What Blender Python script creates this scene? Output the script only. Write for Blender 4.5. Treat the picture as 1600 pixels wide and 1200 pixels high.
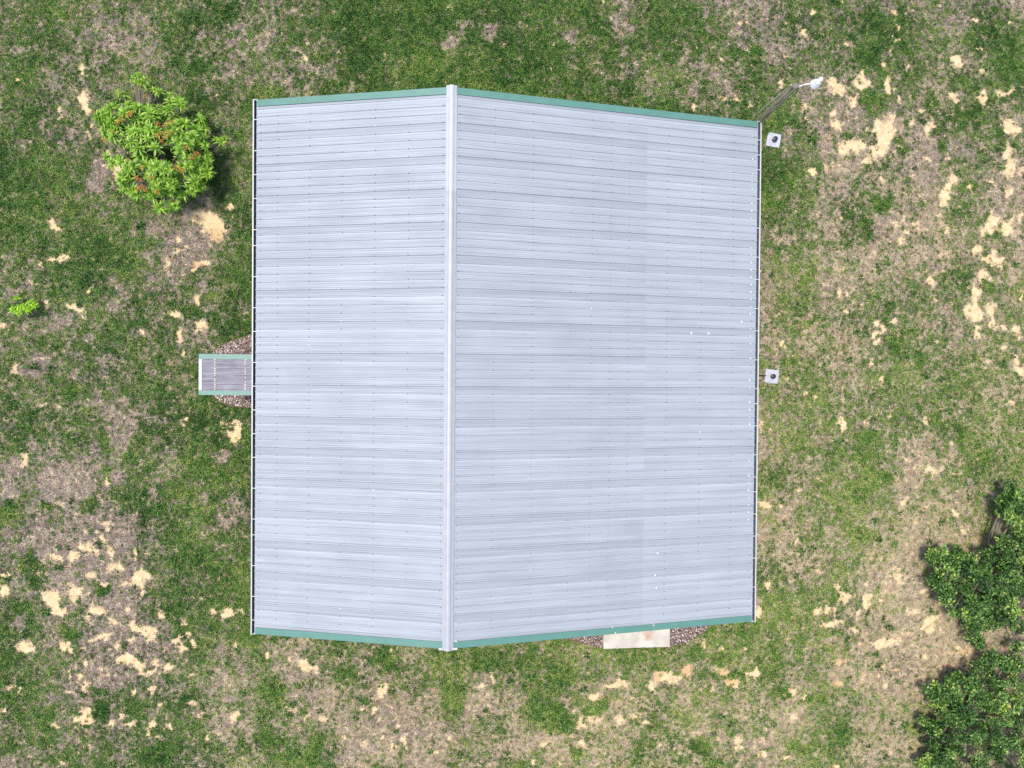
import bpy, bmesh, math, random
import numpy as np
from mathutils import Vector, Matrix, Quaternion

# ------------------------------------------------------------------ camera, sky, sun, exposure
scene = bpy.context.scene
for o in list(bpy.data.objects): bpy.data.objects.remove(o)
C = scene.collection
F_PX = 1110.0
RIDGE_Z = 4.60
CAM = np.array([0.949, -0.181, RIDGE_Z + 19.677])
ANG = (-0.0112, -0.0393, 0.0082)
def rot3(rx, ry, rz):
    cx, sx, cy, sy, cz, sz = math.cos(rx), math.sin(rx), math.cos(ry), math.sin(ry), math.cos(rz), math.sin(rz)
    Rx = np.array([[1, 0, 0], [0, cx, -sx], [0, sx, cx]]); Ry = np.array([[cy, 0, sy], [0, 1, 0], [-sy, 0, cy]])
    Rz = np.array([[cz, -sz, 0], [sz, cz, 0], [0, 0, 1]])
    return Rz @ Ry @ Rx
R = rot3(*ANG)
cam_data = bpy.data.cameras.new('camera'); cam = bpy.data.objects.new('camera', cam_data); C.objects.link(cam)
cam_data.sensor_width = 36.0; cam_data.lens = F_PX / 1600 * 36.0; cam_data.clip_end = 2000
cam.matrix_world = Matrix([list(R[i]) + [CAM[i]] for i in range(3)] + [[0, 0, 0, 1]])
scene.camera = cam

SUN = Vector((-0.20, 0.12, 0.972)).normalized()          # direction towards the sun
world = bpy.data.worlds.new('World'); scene.world = world; world.use_nodes = True
wn = world.node_tree.nodes; wl = world.node_tree.links
sky = wn.new('ShaderNodeTexSky'); sky.sky_type = 'NISHITA'; sky.sun_disc = False
sky.sun_elevation = math.asin(SUN.z); sky.sun_rotation = math.atan2(SUN.x, SUN.y)
sky.air_density = 1.0; sky.dust_density = 1.6; sky.ozone_density = 1.0
wn['Background'].inputs['Strength'].default_value = 0.14
wl.new(sky.outputs[0], wn['Background'].inputs[0])
sd = bpy.data.lights.new('sun', 'SUN'); sd.energy = 2.6; sd.angle = math.radians(9); sd.color = (1.0, 0.95, 0.87)
so = bpy.data.objects.new('sun', sd); C.objects.link(so); so.rotation_euler = SUN.to_track_quat('Z', 'Y').to_euler(); so.location = (-20, 5, 40)
scene.view_settings.view_transform = 'Standard'; scene.view_settings.look = 'None'
scene.view_settings.gamma = 1; scene.view_settings.use_curve_mapping = False
scene.view_settings.exposure = 0.62

# ------------------------------------------------------------------ helpers
rng = np.random.default_rng(7); random.seed(7)
def at(px, py, z=0.0):
    """photo pixel -> point on the horizontal plane z"""
    d = R @ np.array([(px - 800) / F_PX, -(py - 600) / F_PX, -1.0])
    t = (z - CAM[2]) / d[2]
    return Vector(CAM + d * t)
def tag(o, label=None, cat=None, group=None, kind=None):
    if label: o['label'] = label
    if cat: o['category'] = cat
    if group: o['group'] = group
    if kind: o['kind'] = kind
    return o
def empty(name, loc=(0, 0, 0), parent=None):
    o = bpy.data.objects.new(name, None); C.objects.link(o); o.location = loc; o.parent = parent; o.empty_display_size = .2
    return o
def obj(name, me, mat=None, parent=None, loc=None):
    o = bpy.data.objects.new(name, me); C.objects.link(o); o.parent = parent
    if mat is not None and not me.materials: me.materials.append(mat)
    if loc is not None: o.location = loc
    return o
class MB:
    def __init__(s): s.v = []; s.f = []
    def add(s, vs, fs):
        k = len(s.v); s.v += [tuple(v) for v in vs]; s.f += [tuple(i + k for i in f) for f in fs]; return s
    def box(s, a, b):
        x0, y0, z0 = a; x1, y1, z1 = b
        return s.add([(x0,y0,z0),(x1,y0,z0),(x1,y1,z0),(x0,y1,z0),(x0,y0,z1),(x1,y0,z1),(x1,y1,z1),(x0,y1,z1)],
                     [(0,3,2,1),(4,5,6,7),(0,1,5,4),(1,2,6,5),(2,3,7,6),(3,0,4,7)])
    def tube(s, pts, rad, n=8, cap=True):
        pts = [Vector(p) for p in pts]; rings = []
        if not hasattr(rad, '__len__'): rad = [rad] * len(pts)
        for i, p in enumerate(pts):
            d = (pts[min(i + 1, len(pts) - 1)] - pts[max(i - 1, 0)]).normalized()
            u = d.orthogonal().normalized() if i == 0 else (u - d * u.dot(d)).normalized()
            w = d.cross(u)
            rings.append([p + (u * math.cos(2 * math.pi * k / n) + w * math.sin(2 * math.pi * k / n)) * rad[i] for k in range(n)])
        vs = [v for r in rings for v in r]; fs = []
        for i in range(len(rings) - 1):
            for k in range(n): fs.append((i*n+k, i*n+(k+1) % n, (i+1)*n+(k+1) % n, (i+1)*n+k))
        if cap: fs.append(tuple(range(n))[::-1]); fs.append(tuple(range((len(rings)-1)*n, len(rings)*n)))
        return s.add(vs, fs)
    def lathe(s, prof, n=20, c=(0, 0, 0)):
        vs = []; fs = []
        for r, z in prof:
            for k in range(n): a = 2*math.pi*k/n; vs.append((c[0]+r*math.cos(a), c[1]+r*math.sin(a), c[2]+z))
        for i in range(len(prof)-1):
            for k in range(n): fs.append((i*n+k, i*n+(k+1) % n, (i+1)*n+(k+1) % n, (i+1)*n+k))
        fs.append(tuple(range(n))[::-1]); fs.append(tuple(range((len(prof)-1)*n, len(prof)*n)))
        return s.add(vs, fs)
    def mesh(s, name, smooth=False):
        me = bpy.data.meshes.new(name); me.from_pydata(s.v, [], s.f); me.update()
        if smooth: me.polygons.foreach_set('use_smooth', [True] * len(me.polygons))
        return me
    def build(s, name, mat=None, parent=None, loc=None, smooth=False):
        return obj(name, s.mesh(name, smooth), mat, parent, loc)
def np_mesh(name, V, Fc):
    """fast mesh from numpy: V (n,3), Fc (m,k) constant face size"""
    me = bpy.data.meshes.new(name); n, (m, k) = len(V), Fc.shape
    me.vertices.add(n); me.vertices.foreach_set('co', np.ascontiguousarray(V, np.float32).ravel())
    me.loops.add(m * k); me.loops.foreach_set('vertex_index', np.ascontiguousarray(Fc, np.int32).ravel())
    me.polygons.add(m); me.polygons.foreach_set('loop_start', np.arange(0, m * k, k, dtype=np.int32))
    me.update(calc_edges=True); return me
def fattr(me, name, arr, dom='POINT'):
    a = me.attributes.new(name, 'FLOAT', dom); a.data.foreach_set('value', np.ascontiguousarray(arr, np.float32).ravel())

class Noise:
    """tileable value noise, fbm"""
    def __init__(s, seed): s.g = np.random.default_rng(seed).random((256, 256)).astype(np.float32)
    def one(s, x, y):
        xi = np.floor(x).astype(int); yi = np.floor(y).astype(int); fx = x - xi; fy = y - yi
        fx = fx*fx*fx*(fx*(fx*6-15)+10); fy = fy*fy*fy*(fy*(fy*6-15)+10); g = s.g
        a = g[xi & 255, yi & 255]; b = g[(xi+1) & 255, yi & 255]; c = g[xi & 255, (yi+1) & 255]; d = g[(xi+1) & 255, (yi+1) & 255]
        return (a*(1-fx)+b*fx)*(1-fy)+(c*(1-fx)+d*fx)*fy
    def fbm(s, x, y, scale, oct=3):
        t = 0; amp = 1; tot = 0
        for o in range(oct):
            t = t + amp * (s.one(x/scale*2**o + 17.3*o, y/scale*2**o + 9.1*o) - .5) * 2; tot += amp; amp *= .55
        return t / tot

# ------------------------------------------------------------------ material helpers
def lin(r, g, b):
    f = lambda c: (c/255/12.92 if c/255 <= .04045 else ((c/255+.055)/1.055)**2.4)
    return (f(r), f(g), f(b), 1)
class Mat:
    def __init__(s, name, rough=.6, metal=0.0, spec=.5, col=None):
        s.m = bpy.data.materials.new(name); s.m.use_nodes = True; s.t = s.m.node_tree
        s.b = s.t.nodes['Principled BSDF']; s.out = s.t.nodes['Material Output']
        s.b.inputs['Roughness'].default_value = rough; s.b.inputs['Metallic'].default_value = metal
        s.b.inputs['Specular IOR Level'].default_value = spec
        if col: s.b.inputs['Base Color'].default_value = col
    def n(s, typ, **kw):
        nd = s.t.nodes.new(typ)
        for k, v in kw.items(): setattr(nd, k, v)
        return nd
    def l(s, a, b): s.t.links.new(a, b)
    def attr(s, name, typ='GEOMETRY'):
        return s.n('ShaderNodeAttribute', attribute_name=name, attribute_type=typ).outputs['Fac']
    def coord(s, kind='Object', scale=(1, 1, 1)):
        tc = s.n('ShaderNodeTexCoord'); mp = s.n('ShaderNodeMapping'); mp.inputs['Scale'].default_value = scale
        s.l(tc.outputs[kind], mp.inputs[0]); return mp.outputs[0]
    def noise(s, vec, scale, detail=3, rough=.55):
        nz = s.n('ShaderNodeTexNoise'); nz.inputs['Scale'].default_value = scale; nz.inputs['Detail'].default_value = detail
        nz.inputs['Roughness'].default_value = rough; s.l(vec, nz.inputs['Vector']); return nz.outputs['Fac']
    def math(s, op, a, b=None, c=None, clamp=False):
        m = s.n('ShaderNodeMath', operation=op, use_clamp=clamp)
        for i, v in enumerate((a, b, c)):
            if v is None: continue
            if isinstance(v, (int, float)): m.inputs[i].default_value = v
            else: s.l(v, m.inputs[i])
        return m.outputs[0]
    def rng(s, v, a, b, c=0.0, d=1.0, smooth=False):
        m = s.n('ShaderNodeMapRange', interpolation_type='SMOOTHSTEP' if smooth else 'LINEAR'); s.l(v, m.inputs[0])
        for i, q in enumerate((a, b, c, d)): m.inputs[i+1].default_value = q
        return m.outputs[0]
    def mix(s, f, a, b, blend='MIX'):
        m = s.n('ShaderNodeMix', data_type='RGBA', blend_type=blend)
        for i, v in ((0, f), (6, a), (7, b)):
            if isinstance(v, (int, float, tuple)): m.inputs[i].default_value = v
            else: s.l(v, m.inputs[i])
        return m.outputs[2]
    def ramp(s, f, stops):
        r = s.n('ShaderNodeValToRGB'); e = r.color_ramp.elements
        while len(e) < len(stops): e.new(.5)
        for i, (p, c) in enumerate(stops): e[i].position = p; e[i].color = c
        s.l(f, r.inputs[0]); return r.outputs[0]
    def base(s, c): s.l(c, s.b.inputs['Base Color']); return s
    def bump(s, h, strength=.3, dist=.01):
        b = s.n('ShaderNodeBump'); b.inputs['Strength'].default_value = strength; b.inputs['Distance'].default_value = dist
        s.l(h, b.inputs['Height']); s.l(b.outputs[0], s.b.inputs['Normal']); return s
M = {}
def simple(key, rgb, rough=.5, metal=0., var=.12, scale=6., bump=0.):
    m = Mat(key, rough, metal); v = m.coord()
    nz = m.noise(v, scale, 5)
    f = m.rng(nz, .3, .7, 1 - var, 1 + var)
    cc = m.n('ShaderNodeCombineColor'); [m.l(f, cc.inputs[i]) for i in range(3)]
    m.base(m.mix(1.0, rgb, cc.outputs[0], 'MULTIPLY'))
    if bump: m.bump(m.noise(v, scale * 6, 3), bump, .005)
    M[key] = m.m; return m

# galvanised roof sheet: streaks along the slope, tone per sheet, light oil-canning
def roof_mat(key, c_lo, c_hi, metal, rough):
    m = Mat(key, rough, metal, .5)
    oi = m.n('ShaderNodeObjectInfo')
    tc = m.n('ShaderNodeTexCoord'); off = m.n('ShaderNodeVectorMath', operation='ADD')
    sc = m.n('ShaderNodeVectorMath', operation='SCALE'); sc.inputs['Scale'].default_value = 37.0
    cmb = m.n('ShaderNodeCombineXYZ'); m.l(oi.outputs['Random'], cmb.inputs[0]); m.l(oi.outputs['Random'], cmb.inputs[1]); m.l(cmb.outputs[0], sc.inputs[0])
    m.l(tc.outputs['Object'], off.inputs[0]); m.l(sc.outputs[0], off.inputs[1])
    def mp(s):
        q = m.n('ShaderNodeMapping'); q.inputs['Scale'].default_value = s; m.l(off.outputs[0], q.inputs[0]); return q.outputs[0]
    streak = m.noise(mp((.3, 24, 1)), 1.0, 5, .6)
    fine = m.noise(mp((.5, 60, 1)), 1.0, 3, .6)
    cloud = m.noise(mp((.5, .6, 1)), 1.0, 3)
    dirt = m.noise(mp((3, 9, 3)), 1.0, 6, .7)
    f = m.math('ADD', m.math('MULTIPLY', streak, .7), m.math('MULTIPLY', fine, .22))
    f = m.math('ADD', f, m.math('MULTIPLY', m.math('SUBTRACT', cloud, .5), .35))
    f = m.math('ADD', f, m.math('MULTIPLY', m.math('SUBTRACT', oi.outputs['Random'], .5), .08))
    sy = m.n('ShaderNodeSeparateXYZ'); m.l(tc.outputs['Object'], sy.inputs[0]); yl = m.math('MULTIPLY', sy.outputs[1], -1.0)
    lap = m.math('MULTIPLY', m.rng(yl, .02, .07, 0, 1), m.rng(yl, .10, .34, 1, 0))      # darker band just below the lap joint
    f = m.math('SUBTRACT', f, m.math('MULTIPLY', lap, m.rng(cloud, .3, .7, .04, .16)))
    wash = m.math('MULTIPLY', m.rng(yl, .235, .255, 0, 1), m.rng(yl, .27, .33, 1, 0)); f = m.math('ADD', f, m.math('MULTIPLY', wash, .16))
    col = m.mix(m.rng(f, .22, .74), c_lo, c_hi)
    jl = m.math('MULTIPLY', m.rng(yl, .027, .033, 0, 1), m.rng(yl, .036, .046, 1, 0)); col = m.mix(m.math('MULTIPLY', jl, .55), col, lin(84, 86, 96))
    col = m.mix(m.rng(dirt, .62, .8, 0, .35), col, lin(150, 148, 150))
    m.base(col)
    m.l(m.rng(streak, .3, .7, rough + .08, rough - .06), m.b.inputs['Roughness'])
    h = m.math('ADD', m.math('MULTIPLY', m.noise(mp((1.2, 3.2, 1)), 1.0, 2), 1.0), m.math('MULTIPLY', fine, .06))
    m.bump(h, .35, .012)
    M[key] = m.m
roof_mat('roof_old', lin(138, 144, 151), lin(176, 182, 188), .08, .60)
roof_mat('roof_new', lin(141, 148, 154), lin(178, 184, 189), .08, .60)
simple('ridge_new', lin(176, 178, 182), .5, .05, .05, 5)
simple('ridge', lin(166, 168, 172), .5, .1, .07, 5)
simple('green_trim', lin(88, 131, 119), .45, 0, .07, 3)
simple('white_paint', lin(182, 181, 180), .45, 0, .06, 8)
simple('gutter_in', lin(96, 97, 106), .6, 0, .25, 5)
simple('screw', lin(76, 78, 86), .6, .0, .1, 20)
simple('sealant', lin(214, 210, 202), .5, 0, .04, 9)
simple('sealant_tan', lin(190, 180, 164), .6, 0, .1, 12)
simple('siding', lin(206, 200, 186), .55, 0, .05, 2)
simple('door', lin(226, 226, 222), .5, 0, .04, 4)
simple('steel', lin(150, 152, 156), .35, .8, .1, 9)
simple('deck', lin(120, 110, 100), .8, 0, .1, 4)
simple('black_plastic', lin(28, 30, 40), .4, 0, .1, 12)
simple('rust_brown', lin(104, 84, 66), .8, 0, .2, 12, .3)
simple('bed_soil', lin(104, 88, 80), .9, 0, .2, 12)
simple('cable', lin(196, 186, 160), .7, 0, .1, 5)
simple('lamp_white', lin(222, 224, 224), .35, 0, .03, 9)
# awning sheet
m = Mat('awning_sheet', .6, .1); v = m.coord(scale=(1.2, 34, 1))
st = m.noise(v, 1.0, 4, .6); cl = m.noise(m.coord(scale=(3, 3, 3)), 1.0, 4)
m.base(m.mix(m.rng(m.math('ADD', st, m.math('MULTIPLY', cl, .4)), .45, .95), lin(92, 90, 102), lin(160, 157, 166))); M['awning_sheet'] = m.m
# concrete
m = Mat('concrete', .85, 0, .25); v = m.coord(); a = m.noise(v, 2.2, 6, .65); b2 = m.noise(v, 60, 3)
col = m.mix(m.rng(a, .35, .68), lin(176, 168, 154), lin(206, 200, 188))
vd = m.n('ShaderNodeVectorMath', operation='DISTANCE'); m.l(v, vd.inputs[0])
p = at(1012, 992); vd.inputs[1].default_value = (p.x, p.y, .06)
rf = m.math('ADD', vd.outputs['Value'], m.math('MULTIPLY', m.math('SUBTRACT', m.noise(v, 9, 4), .5), .55))
col = m.mix(m.rng(rf, .02, .22, .7, 0), col, lin(172, 112, 76))
col = m.mix(m.rng(b2, .6, .75, 0, .3), col, lin(140, 132, 122)); m.base(col); m.bump(b2, .3, .004); M['concrete'] = m.m
m = Mat('paver', .8, 0, .3); v = m.coord(); a = m.noise(v, 9, 5, .65)
m.base(m.mix(m.rng(a, .3, .7), lin(160, 160, 172), lin(190, 190, 198))); m.bump(m.noise(v, 50, 3), .3, .004); M['paver'] = m.m
# weathered timber pole
m = Mat('pole_wood', .85, 0, .2); v = m.coord(scale=(30, 30, 1.2)); a = m.noise(v, 1.0, 5, .6)
m.base(m.ramp(a, [(.3, lin(84, 74, 56)), (.5, lin(152, 140, 110)), (.7, lin(206, 194, 162))])); m.bump(a, .5, .01); M['pole_wood'] = m.m
m = Mat('bark', .9, 0, .2); v = m.coord(scale=(8, 8, 3)); a = m.noise(v, 1.0, 5, .65)
m.base(m.mix(a, lin(70, 60, 50), lin(150, 138, 124))); m.bump(a, .6, .01); M['bark'] = m.m
# pebbles, one tone per pebble
m = Mat('pebble', .75, 0, .3); a = m.attr('tint')
m.base(m.ramp(a, [(0, lin(62, 50, 46)), (.25, lin(108, 88, 82)), (.5, lin(146, 124, 116)), (.75, lin(188, 170, 160)), (1, lin(222, 212, 204))])); M['pebble'] = m.m
# leaves
def leaf_mat(key, stops, typ='GEOMETRY', rough=.5, trans=.25, extra=None):
    m = Mat(key, rough, 0, .35); a = m.attr('tint', typ)
    if typ == 'INSTANCER': a = m.math('ADD', a, m.math('MULTIPLY', m.math('SUBTRACT', m.attr('blade'), .5), .7))
    col = m.ramp(a, stops)
    m.base(col)
    tr = m.n('ShaderNodeBsdfTranslucent'); m.l(col, tr.inputs[0])
    mx = m.n('ShaderNodeMixShader'); mx.inputs[0].default_value = trans
    m.l(m.b.outputs[0], mx.inputs[1]); m.l(tr.outputs[0], mx.inputs[2]); m.l(mx.outputs[0], m.out.inputs[0]); M[key] = m.m
leaf_mat('oak_leaf', [(0, lin(30, 56, 24)), (.35, lin(66, 104, 42)), (.7, lin(110, 150, 70)), (.93, lin(158, 186, 106)), (1, lin(196, 210, 90))])
leaf_mat('mango_leaf', [(0, lin(72, 118, 32)), (.5, lin(134, 178, 54)), (1, lin(190, 214, 98))], rough=.4)
leaf_mat('mango_lime', [(0, lin(110, 160, 44)), (1, lin(176, 206, 70))], rough=.4)
leaf_mat('mango_copper', [(0, lin(150, 80, 36)), (.45, lin(186, 112, 46)), (.75, lin(190, 146, 58)), (1, lin(150, 172, 66))], rough=.4)
leaf_mat('sapling_leaf', [(0, lin(92, 150, 30)), (.6, lin(150, 196, 40)), (1, lin(196, 222, 62))], rough=.4)
leaf_mat('grass_blade', [(0, lin(26, 54, 22)), (.28, lin(58, 102, 38)), (.52, lin(94, 134, 54)), (.78, lin(146, 170, 82)), (1, lin(202, 198, 122))], 'INSTANCER', .6, .2)
leaf_mat('dead_blade', [(0, lin(58, 48, 40)), (.35, lin(130, 115, 108)), (.65, lin(184, 171, 160)), (.85, lin(192, 172, 136)), (1, lin(212, 196, 150))], 'INSTANCER', .8, .1)

# ground: sand, thatch, green undergrowth, clay
m = Mat('ground', .95, 0, .15); v = m.coord()
n_f = m.noise(v, 22, 4, .65); n_m = m.noise(v, 5, 4, .6); n_l = m.noise(v, .9, 4, .6); n_ff = m.noise(v, 70, 3, .6)
thatch = m.ramp(m.math('ADD', m.math('MULTIPLY', n_f, .6), m.math('MULTIPLY', n_ff, .4)), [(.32, lin(50, 41, 34)), (.45, lin(102, 88, 80)), (.56, lin(150, 136, 124)), (.7, lin(188, 175, 160))])
thatch = m.mix(m.math('MULTIPLY', m.attr('tan'), m.rng(n_l, .35, .6, .35, .85)), thatch, m.mix(n_f, lin(116, 98, 66), lin(192, 170, 122)))
thatch = m.mix(m.rng(n_m, .36, .5, .6, 0), thatch, lin(96, 80, 68)); thatch = m.mix(m.rng(n_m, .55, .68, 0, .45), thatch, lin(196, 182, 170))
under = m.mix(m.rng(n_f, .35, .65), lin(44, 50, 22), lin(104, 108, 58))  # undergrowth, its colour darkened to stand for shade in gaps between tufts
green = m.attr('green'); gm = m.math('ADD', green, m.math('MULTIPLY', m.math('SUBTRACT', n_m, .5), 1.0))
col = m.mix(m.rng(gm, .3, .9), thatch, under)
sandc = m.mix(m.rng(n_m, .35, .65), lin(204, 174, 130), lin(222, 197, 156))
sandc = m.mix(m.rng(n_f, .62, .78, 0, .5), sandc, lin(176, 142, 104))
clay = m.math('MULTIPLY', m.attr('clay'), .6)
sandc = m.mix(m.math('MULTIPLY', clay, m.rng(n_m, .3, .6)), sandc, lin(180, 130, 80))
sv = m.math('ADD', m.math('ADD', m.attr('sand'), m.math('MULTIPLY', m.math('SUBTRACT', n_m, .53), 1.1)), m.math('ADD', m.math('MULTIPLY', m.math('SUBTRACT', n_f, .5), 1.7), m.math('MULTIPLY', m.math('SUBTRACT', n_ff, .5), 1.0)))
sandc = m.mix(m.rng(n_ff, .55, .72, 0, .45), sandc, lin(150, 128, 104))
sf = m.rng(sv, .0, .33, 0, 1, True)
col = m.mix(sf, col, sandc)
m.base(col); m.bump(m.math('ADD', m.math('MULTIPLY', n_f, .8), m.math('MULTIPLY', n_ff, .4)), .7, .03); M['ground'] = m.m

# ------------------------------------------------------------------ ground cover read from the photograph (pixels of the photo)
# rows of 'y: x,v x,v ...'; v = how green (0 grey thatch, 1 lush)
ROWS = '''
20:30,.6 100,.65 160,.5 230,.5 290,.7 340,.6 390,.55 420,.6 460,.5 520,.65 600,.8 680,.8 740,.75 790,.85 820,.6 860,.7 920,.85 970,.2 1030,.7 1100,.35 1150,.3 1190,.3 1240,.85 1300,.8 1350,.4 1400,.5 1450,.45 1500,.4 1540,.7 1590,.1
60:30,.55 80,.7 130,.5 180,.5 230,.55 300,.85 350,.8 390,.5 410,.4 460,.45 520,.7 600,.8 680,.8 720,.3 770,.4 805,.8 860,.8 900,.35 950,.6 980,.4 1030,.85 1080,.6 1120,.9 1150,.3 1190,.5 1230,.4 1280,.5 1320,.5 1370,.95 1420,.6 1470,.5 1520,.75 1590,.9
100:30,.6 80,.65 130,.5 180,.5 230,.55 300,.75 350,.5 390,.4 430,.75 470,.35 520,.75 600,.85 680,.85 740,.85 820,.9 870,.85 920,.6 970,.5 1020,.8 1070,.6 1100,.5 1140,.4 1185,.8 1230,.4 1290,.6 1350,.8 1400,.7 1450,.6 1500,.5 1540,.5 1585,.95
140:30,.6 60,.7 100,.5 150,.55 200,.5 260,.55 310,.8 360,.6 390,.6 420,.8 480,.55 550,.6 620,.8 700,.8 760,.85 820,.8 880,.8 930,.8 990,.5 1040,.7 1080,.5 1130,.5 1180,.85 1230,.5 1270,.4 1310,.4 1350,.5 1400,.4 1450,.5 1500,.6 1540,.75 1590,.5
190:30,.6 80,.7 120,.6 160,.5 340,.75 390,.75 1050,.8 1100,.7 1150,.7 1200,.8 1240,.5 1290,.4 1340,.6 1400,.4 1450,.7 1500,.55 1550,.55 1590,.3
230:30,.8 70,.85 110,.65 150,.55 370,.7 390,.75 1210,.8 1250,.5 1290,.3 1350,.25 1400,.4 1450,.3 1500,.4 1550,.8 1590,.4
270:30,.85 70,.9 110,.75 150,.55 370,.7 390,.75 1210,.85 1250,.7 1290,.4 1340,.5 1390,.6 1430,.2 1480,.5 1530,.5 1590,.3
315:30,.8 70,.85 110,.8 150,.65 200,.6 380,.75 1200,.8 1240,.75 1290,.5 1330,.5 1375,.8 1420,.4 1460,.4 1510,.6 1560,.5
360:30,.75 100,.85 150,.8 200,.6 240,.35 270,.3 300,.3 340,.4 380,.85 1195,.4 1240,.5 1300,.35 1350,.6 1390,.2 1430,.5 1460,.25 1500,.5 1550,.4 1590,.3
400:30,.7 60,.7 100,.8 160,.85 200,.85 240,.5 280,.3 320,.4 360,.85 390,.8 1200,.45 1250,.65 1300,.4 1350,.25 1400,.35 1450,.5 1500,.4 1550,.4 1590,.4
445:30,.55 60,.5 100,.75 150,.7 190,.8 240,.6 280,.35 330,.7 380,.9 1200,.4 1250,.6 1300,.5 1350,.35 1390,.5 1450,.5 1500,.6 1550,.6 1590,.5
490:20,.55 60,.4 100,.55 150,.65 200,.6 250,.6 300,.65 350,.75 390,.8 1200,.25 1240,.7 1300,.5 1350,.5 1390,.75 1440,.5 1480,.4 1530,.55 1590,.4
540:20,.75 60,.4 100,.65 150,.6 200,.65 240,.5 300,.7 1200,.4 1230,.7 1290,.4 1340,.55 1400,.8 1450,.55 1500,.4 1550,.6 1590,.5
590:30,.55 80,.6 130,.7 180,.7 230,.55 280,.7 1200,.4 1230,.6 1280,.5 1330,.5 1390,.5 1450,.6 1500,.75 1550,.5 1590,.6
645:30,.7 60,.65 100,.65 150,.4 190,.3 230,.65 280,.75 330,.8 390,.6 1195,.45 1240,.5 1280,.6 1330,.5 1390,.6 1430,.6 1480,.5 1520,.6 1580,.7
700:20,.5 60,.5 90,.75 130,.7 170,.45 220,.75 280,.7 330,.85 390,.85 1190,.3 1240,.6 1290,.45 1350,.95 1390,.5 1430,.3 1470,.4 1530,.7 1580,.75
750:15,.3 50,.25 90,.25 130,.45 180,.6 230,.75 280,.6 330,.75 380,.8 1190,.75 1240,.55 1290,.5 1340,.6 1380,.75 1430,.25 1490,.5 1550,.6
800:20,.8 60,.6 100,.2 140,.5 170,.3 220,.7 270,.8 320,.6 370,.6 1200,.4 1230,.4 1270,.6 1330,.65 1380,.5 1430,.3 1480,.4 1530,.65 1580,.6
850:20,.2 45,.75 70,.15 100,.2 140,.3 190,.15 230,.6 280,.75 340,.8 385,.75 1195,.2 1240,.4 1290,.7 1340,.7 1390,.35 1440,.3 1500,.4 1560,.6
900:20,.2 50,.75 90,.15 140,.2 190,.2 240,.4 290,.8 340,.75 385,.85 1200,.8 1240,.5 1290,.75 1340,.6 1390,.3 1440,.3 1500,.3
950:15,.7 40,.75 80,.4 120,.6 170,.2 210,.3 260,.75 300,.75 350,.8 385,.8 1200,.7 1240,.7 1290,.8 1340,.3 1390,.3 1430,.2 1480,.3 1560,.5
1000:20,.65 60,.6 110,.6 150,.3 200,.3 250,.3 310,.75 350,.75 390,.75 420,.85 450,.6 500,.5 540,.75 600,.7 650,.75 700,.85 1195,.6 1240,.8 1290,.75 1330,.6 1380,.4 1420,.3 1480,.2 1560,.3
1025:410,.6 450,.4 500,.4 540,.65 600,.6 650,.6 700,.9 760,.8 820,.5 870,.7 920,.7 980,.8 1040,.85 1090,.8 1150,.7 1190,.6 1230,.8 1280,.8 1330,.4 1400,.3 1460,.2 1530,.2 1590,.4
1060:15,.75 60,.6 100,.4 150,.2 200,.4 250,.45 300,.55 350,.4 390,.5 430,.8 460,.3 500,.4 550,.65 600,.55 650,.65 700,.85 730,.35 790,.5 840,.75 890,.85 940,.5 990,.5 1050,.4 1100,.5 1150,.6 1200,.6 1240,.5 1300,.4 1370,.3 1430,.2 1490,.2 1560,.3
1100:40,.8 90,.65 130,.3 160,.7 200,.7 250,.5 300,.5 350,.4 390,.4 430,.8 460,.3 510,.15 560,.3 620,.45 660,.4 705,.9 740,.15 800,.5 850,.85 890,.6 930,.4 980,.45 1040,.4 1100,.6 1150,.6 1200,.6 1240,.3 1280,.75 1340,.65 1400,.4 1450,.5 1520,.5
1130:30,.7 80,.6 130,.35 190,.5 250,.6 300,.6 350,.4 390,.4 420,.5 460,.3 510,.2 560,.15 620,.15 670,.15 705,.85 730,.4 765,.6 820,.75 870,.85 920,.3 970,.3 1020,.5 1070,.4 1130,.65 1180,.5 1230,.4 1280,.6 1320,.75 1370,.6 1420,.5 1500,.5
1160:20,.6 80,.6 130,.4 200,.4 250,.75 300,.65 350,.55 390,.6 420,.75 450,.6 495,.75 540,.15 580,.2 630,.2 690,.2 710,.6 750,.5 800,.3 850,.3 900,.4 950,.4 1000,.6 1050,.5 1090,.7 1140,.5 1190,.3 1240,.6 1290,.6 1350,.55 1400,.5 1450,.5 1550,.4
1190:10,.2 60,.5 110,.5 160,.75 210,.7 260,.6 310,.6 370,.6 430,.6 480,.8 520,.7 560,.5 600,.6 660,.2 710,.6 750,.2 820,.7 870,.4 930,.5 990,.5 1050,.4 1110,.7 1160,.6 1240,.55 1300,.6 1400,.5 1500,.5'''
ctrl = []
for ln in ROWS.strip().splitlines():
    y, rest = ln.split(':')
    for t in rest.split():
        x, vv = t.split(','); ctrl.append((float(x), float(y), float(vv)))
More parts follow.
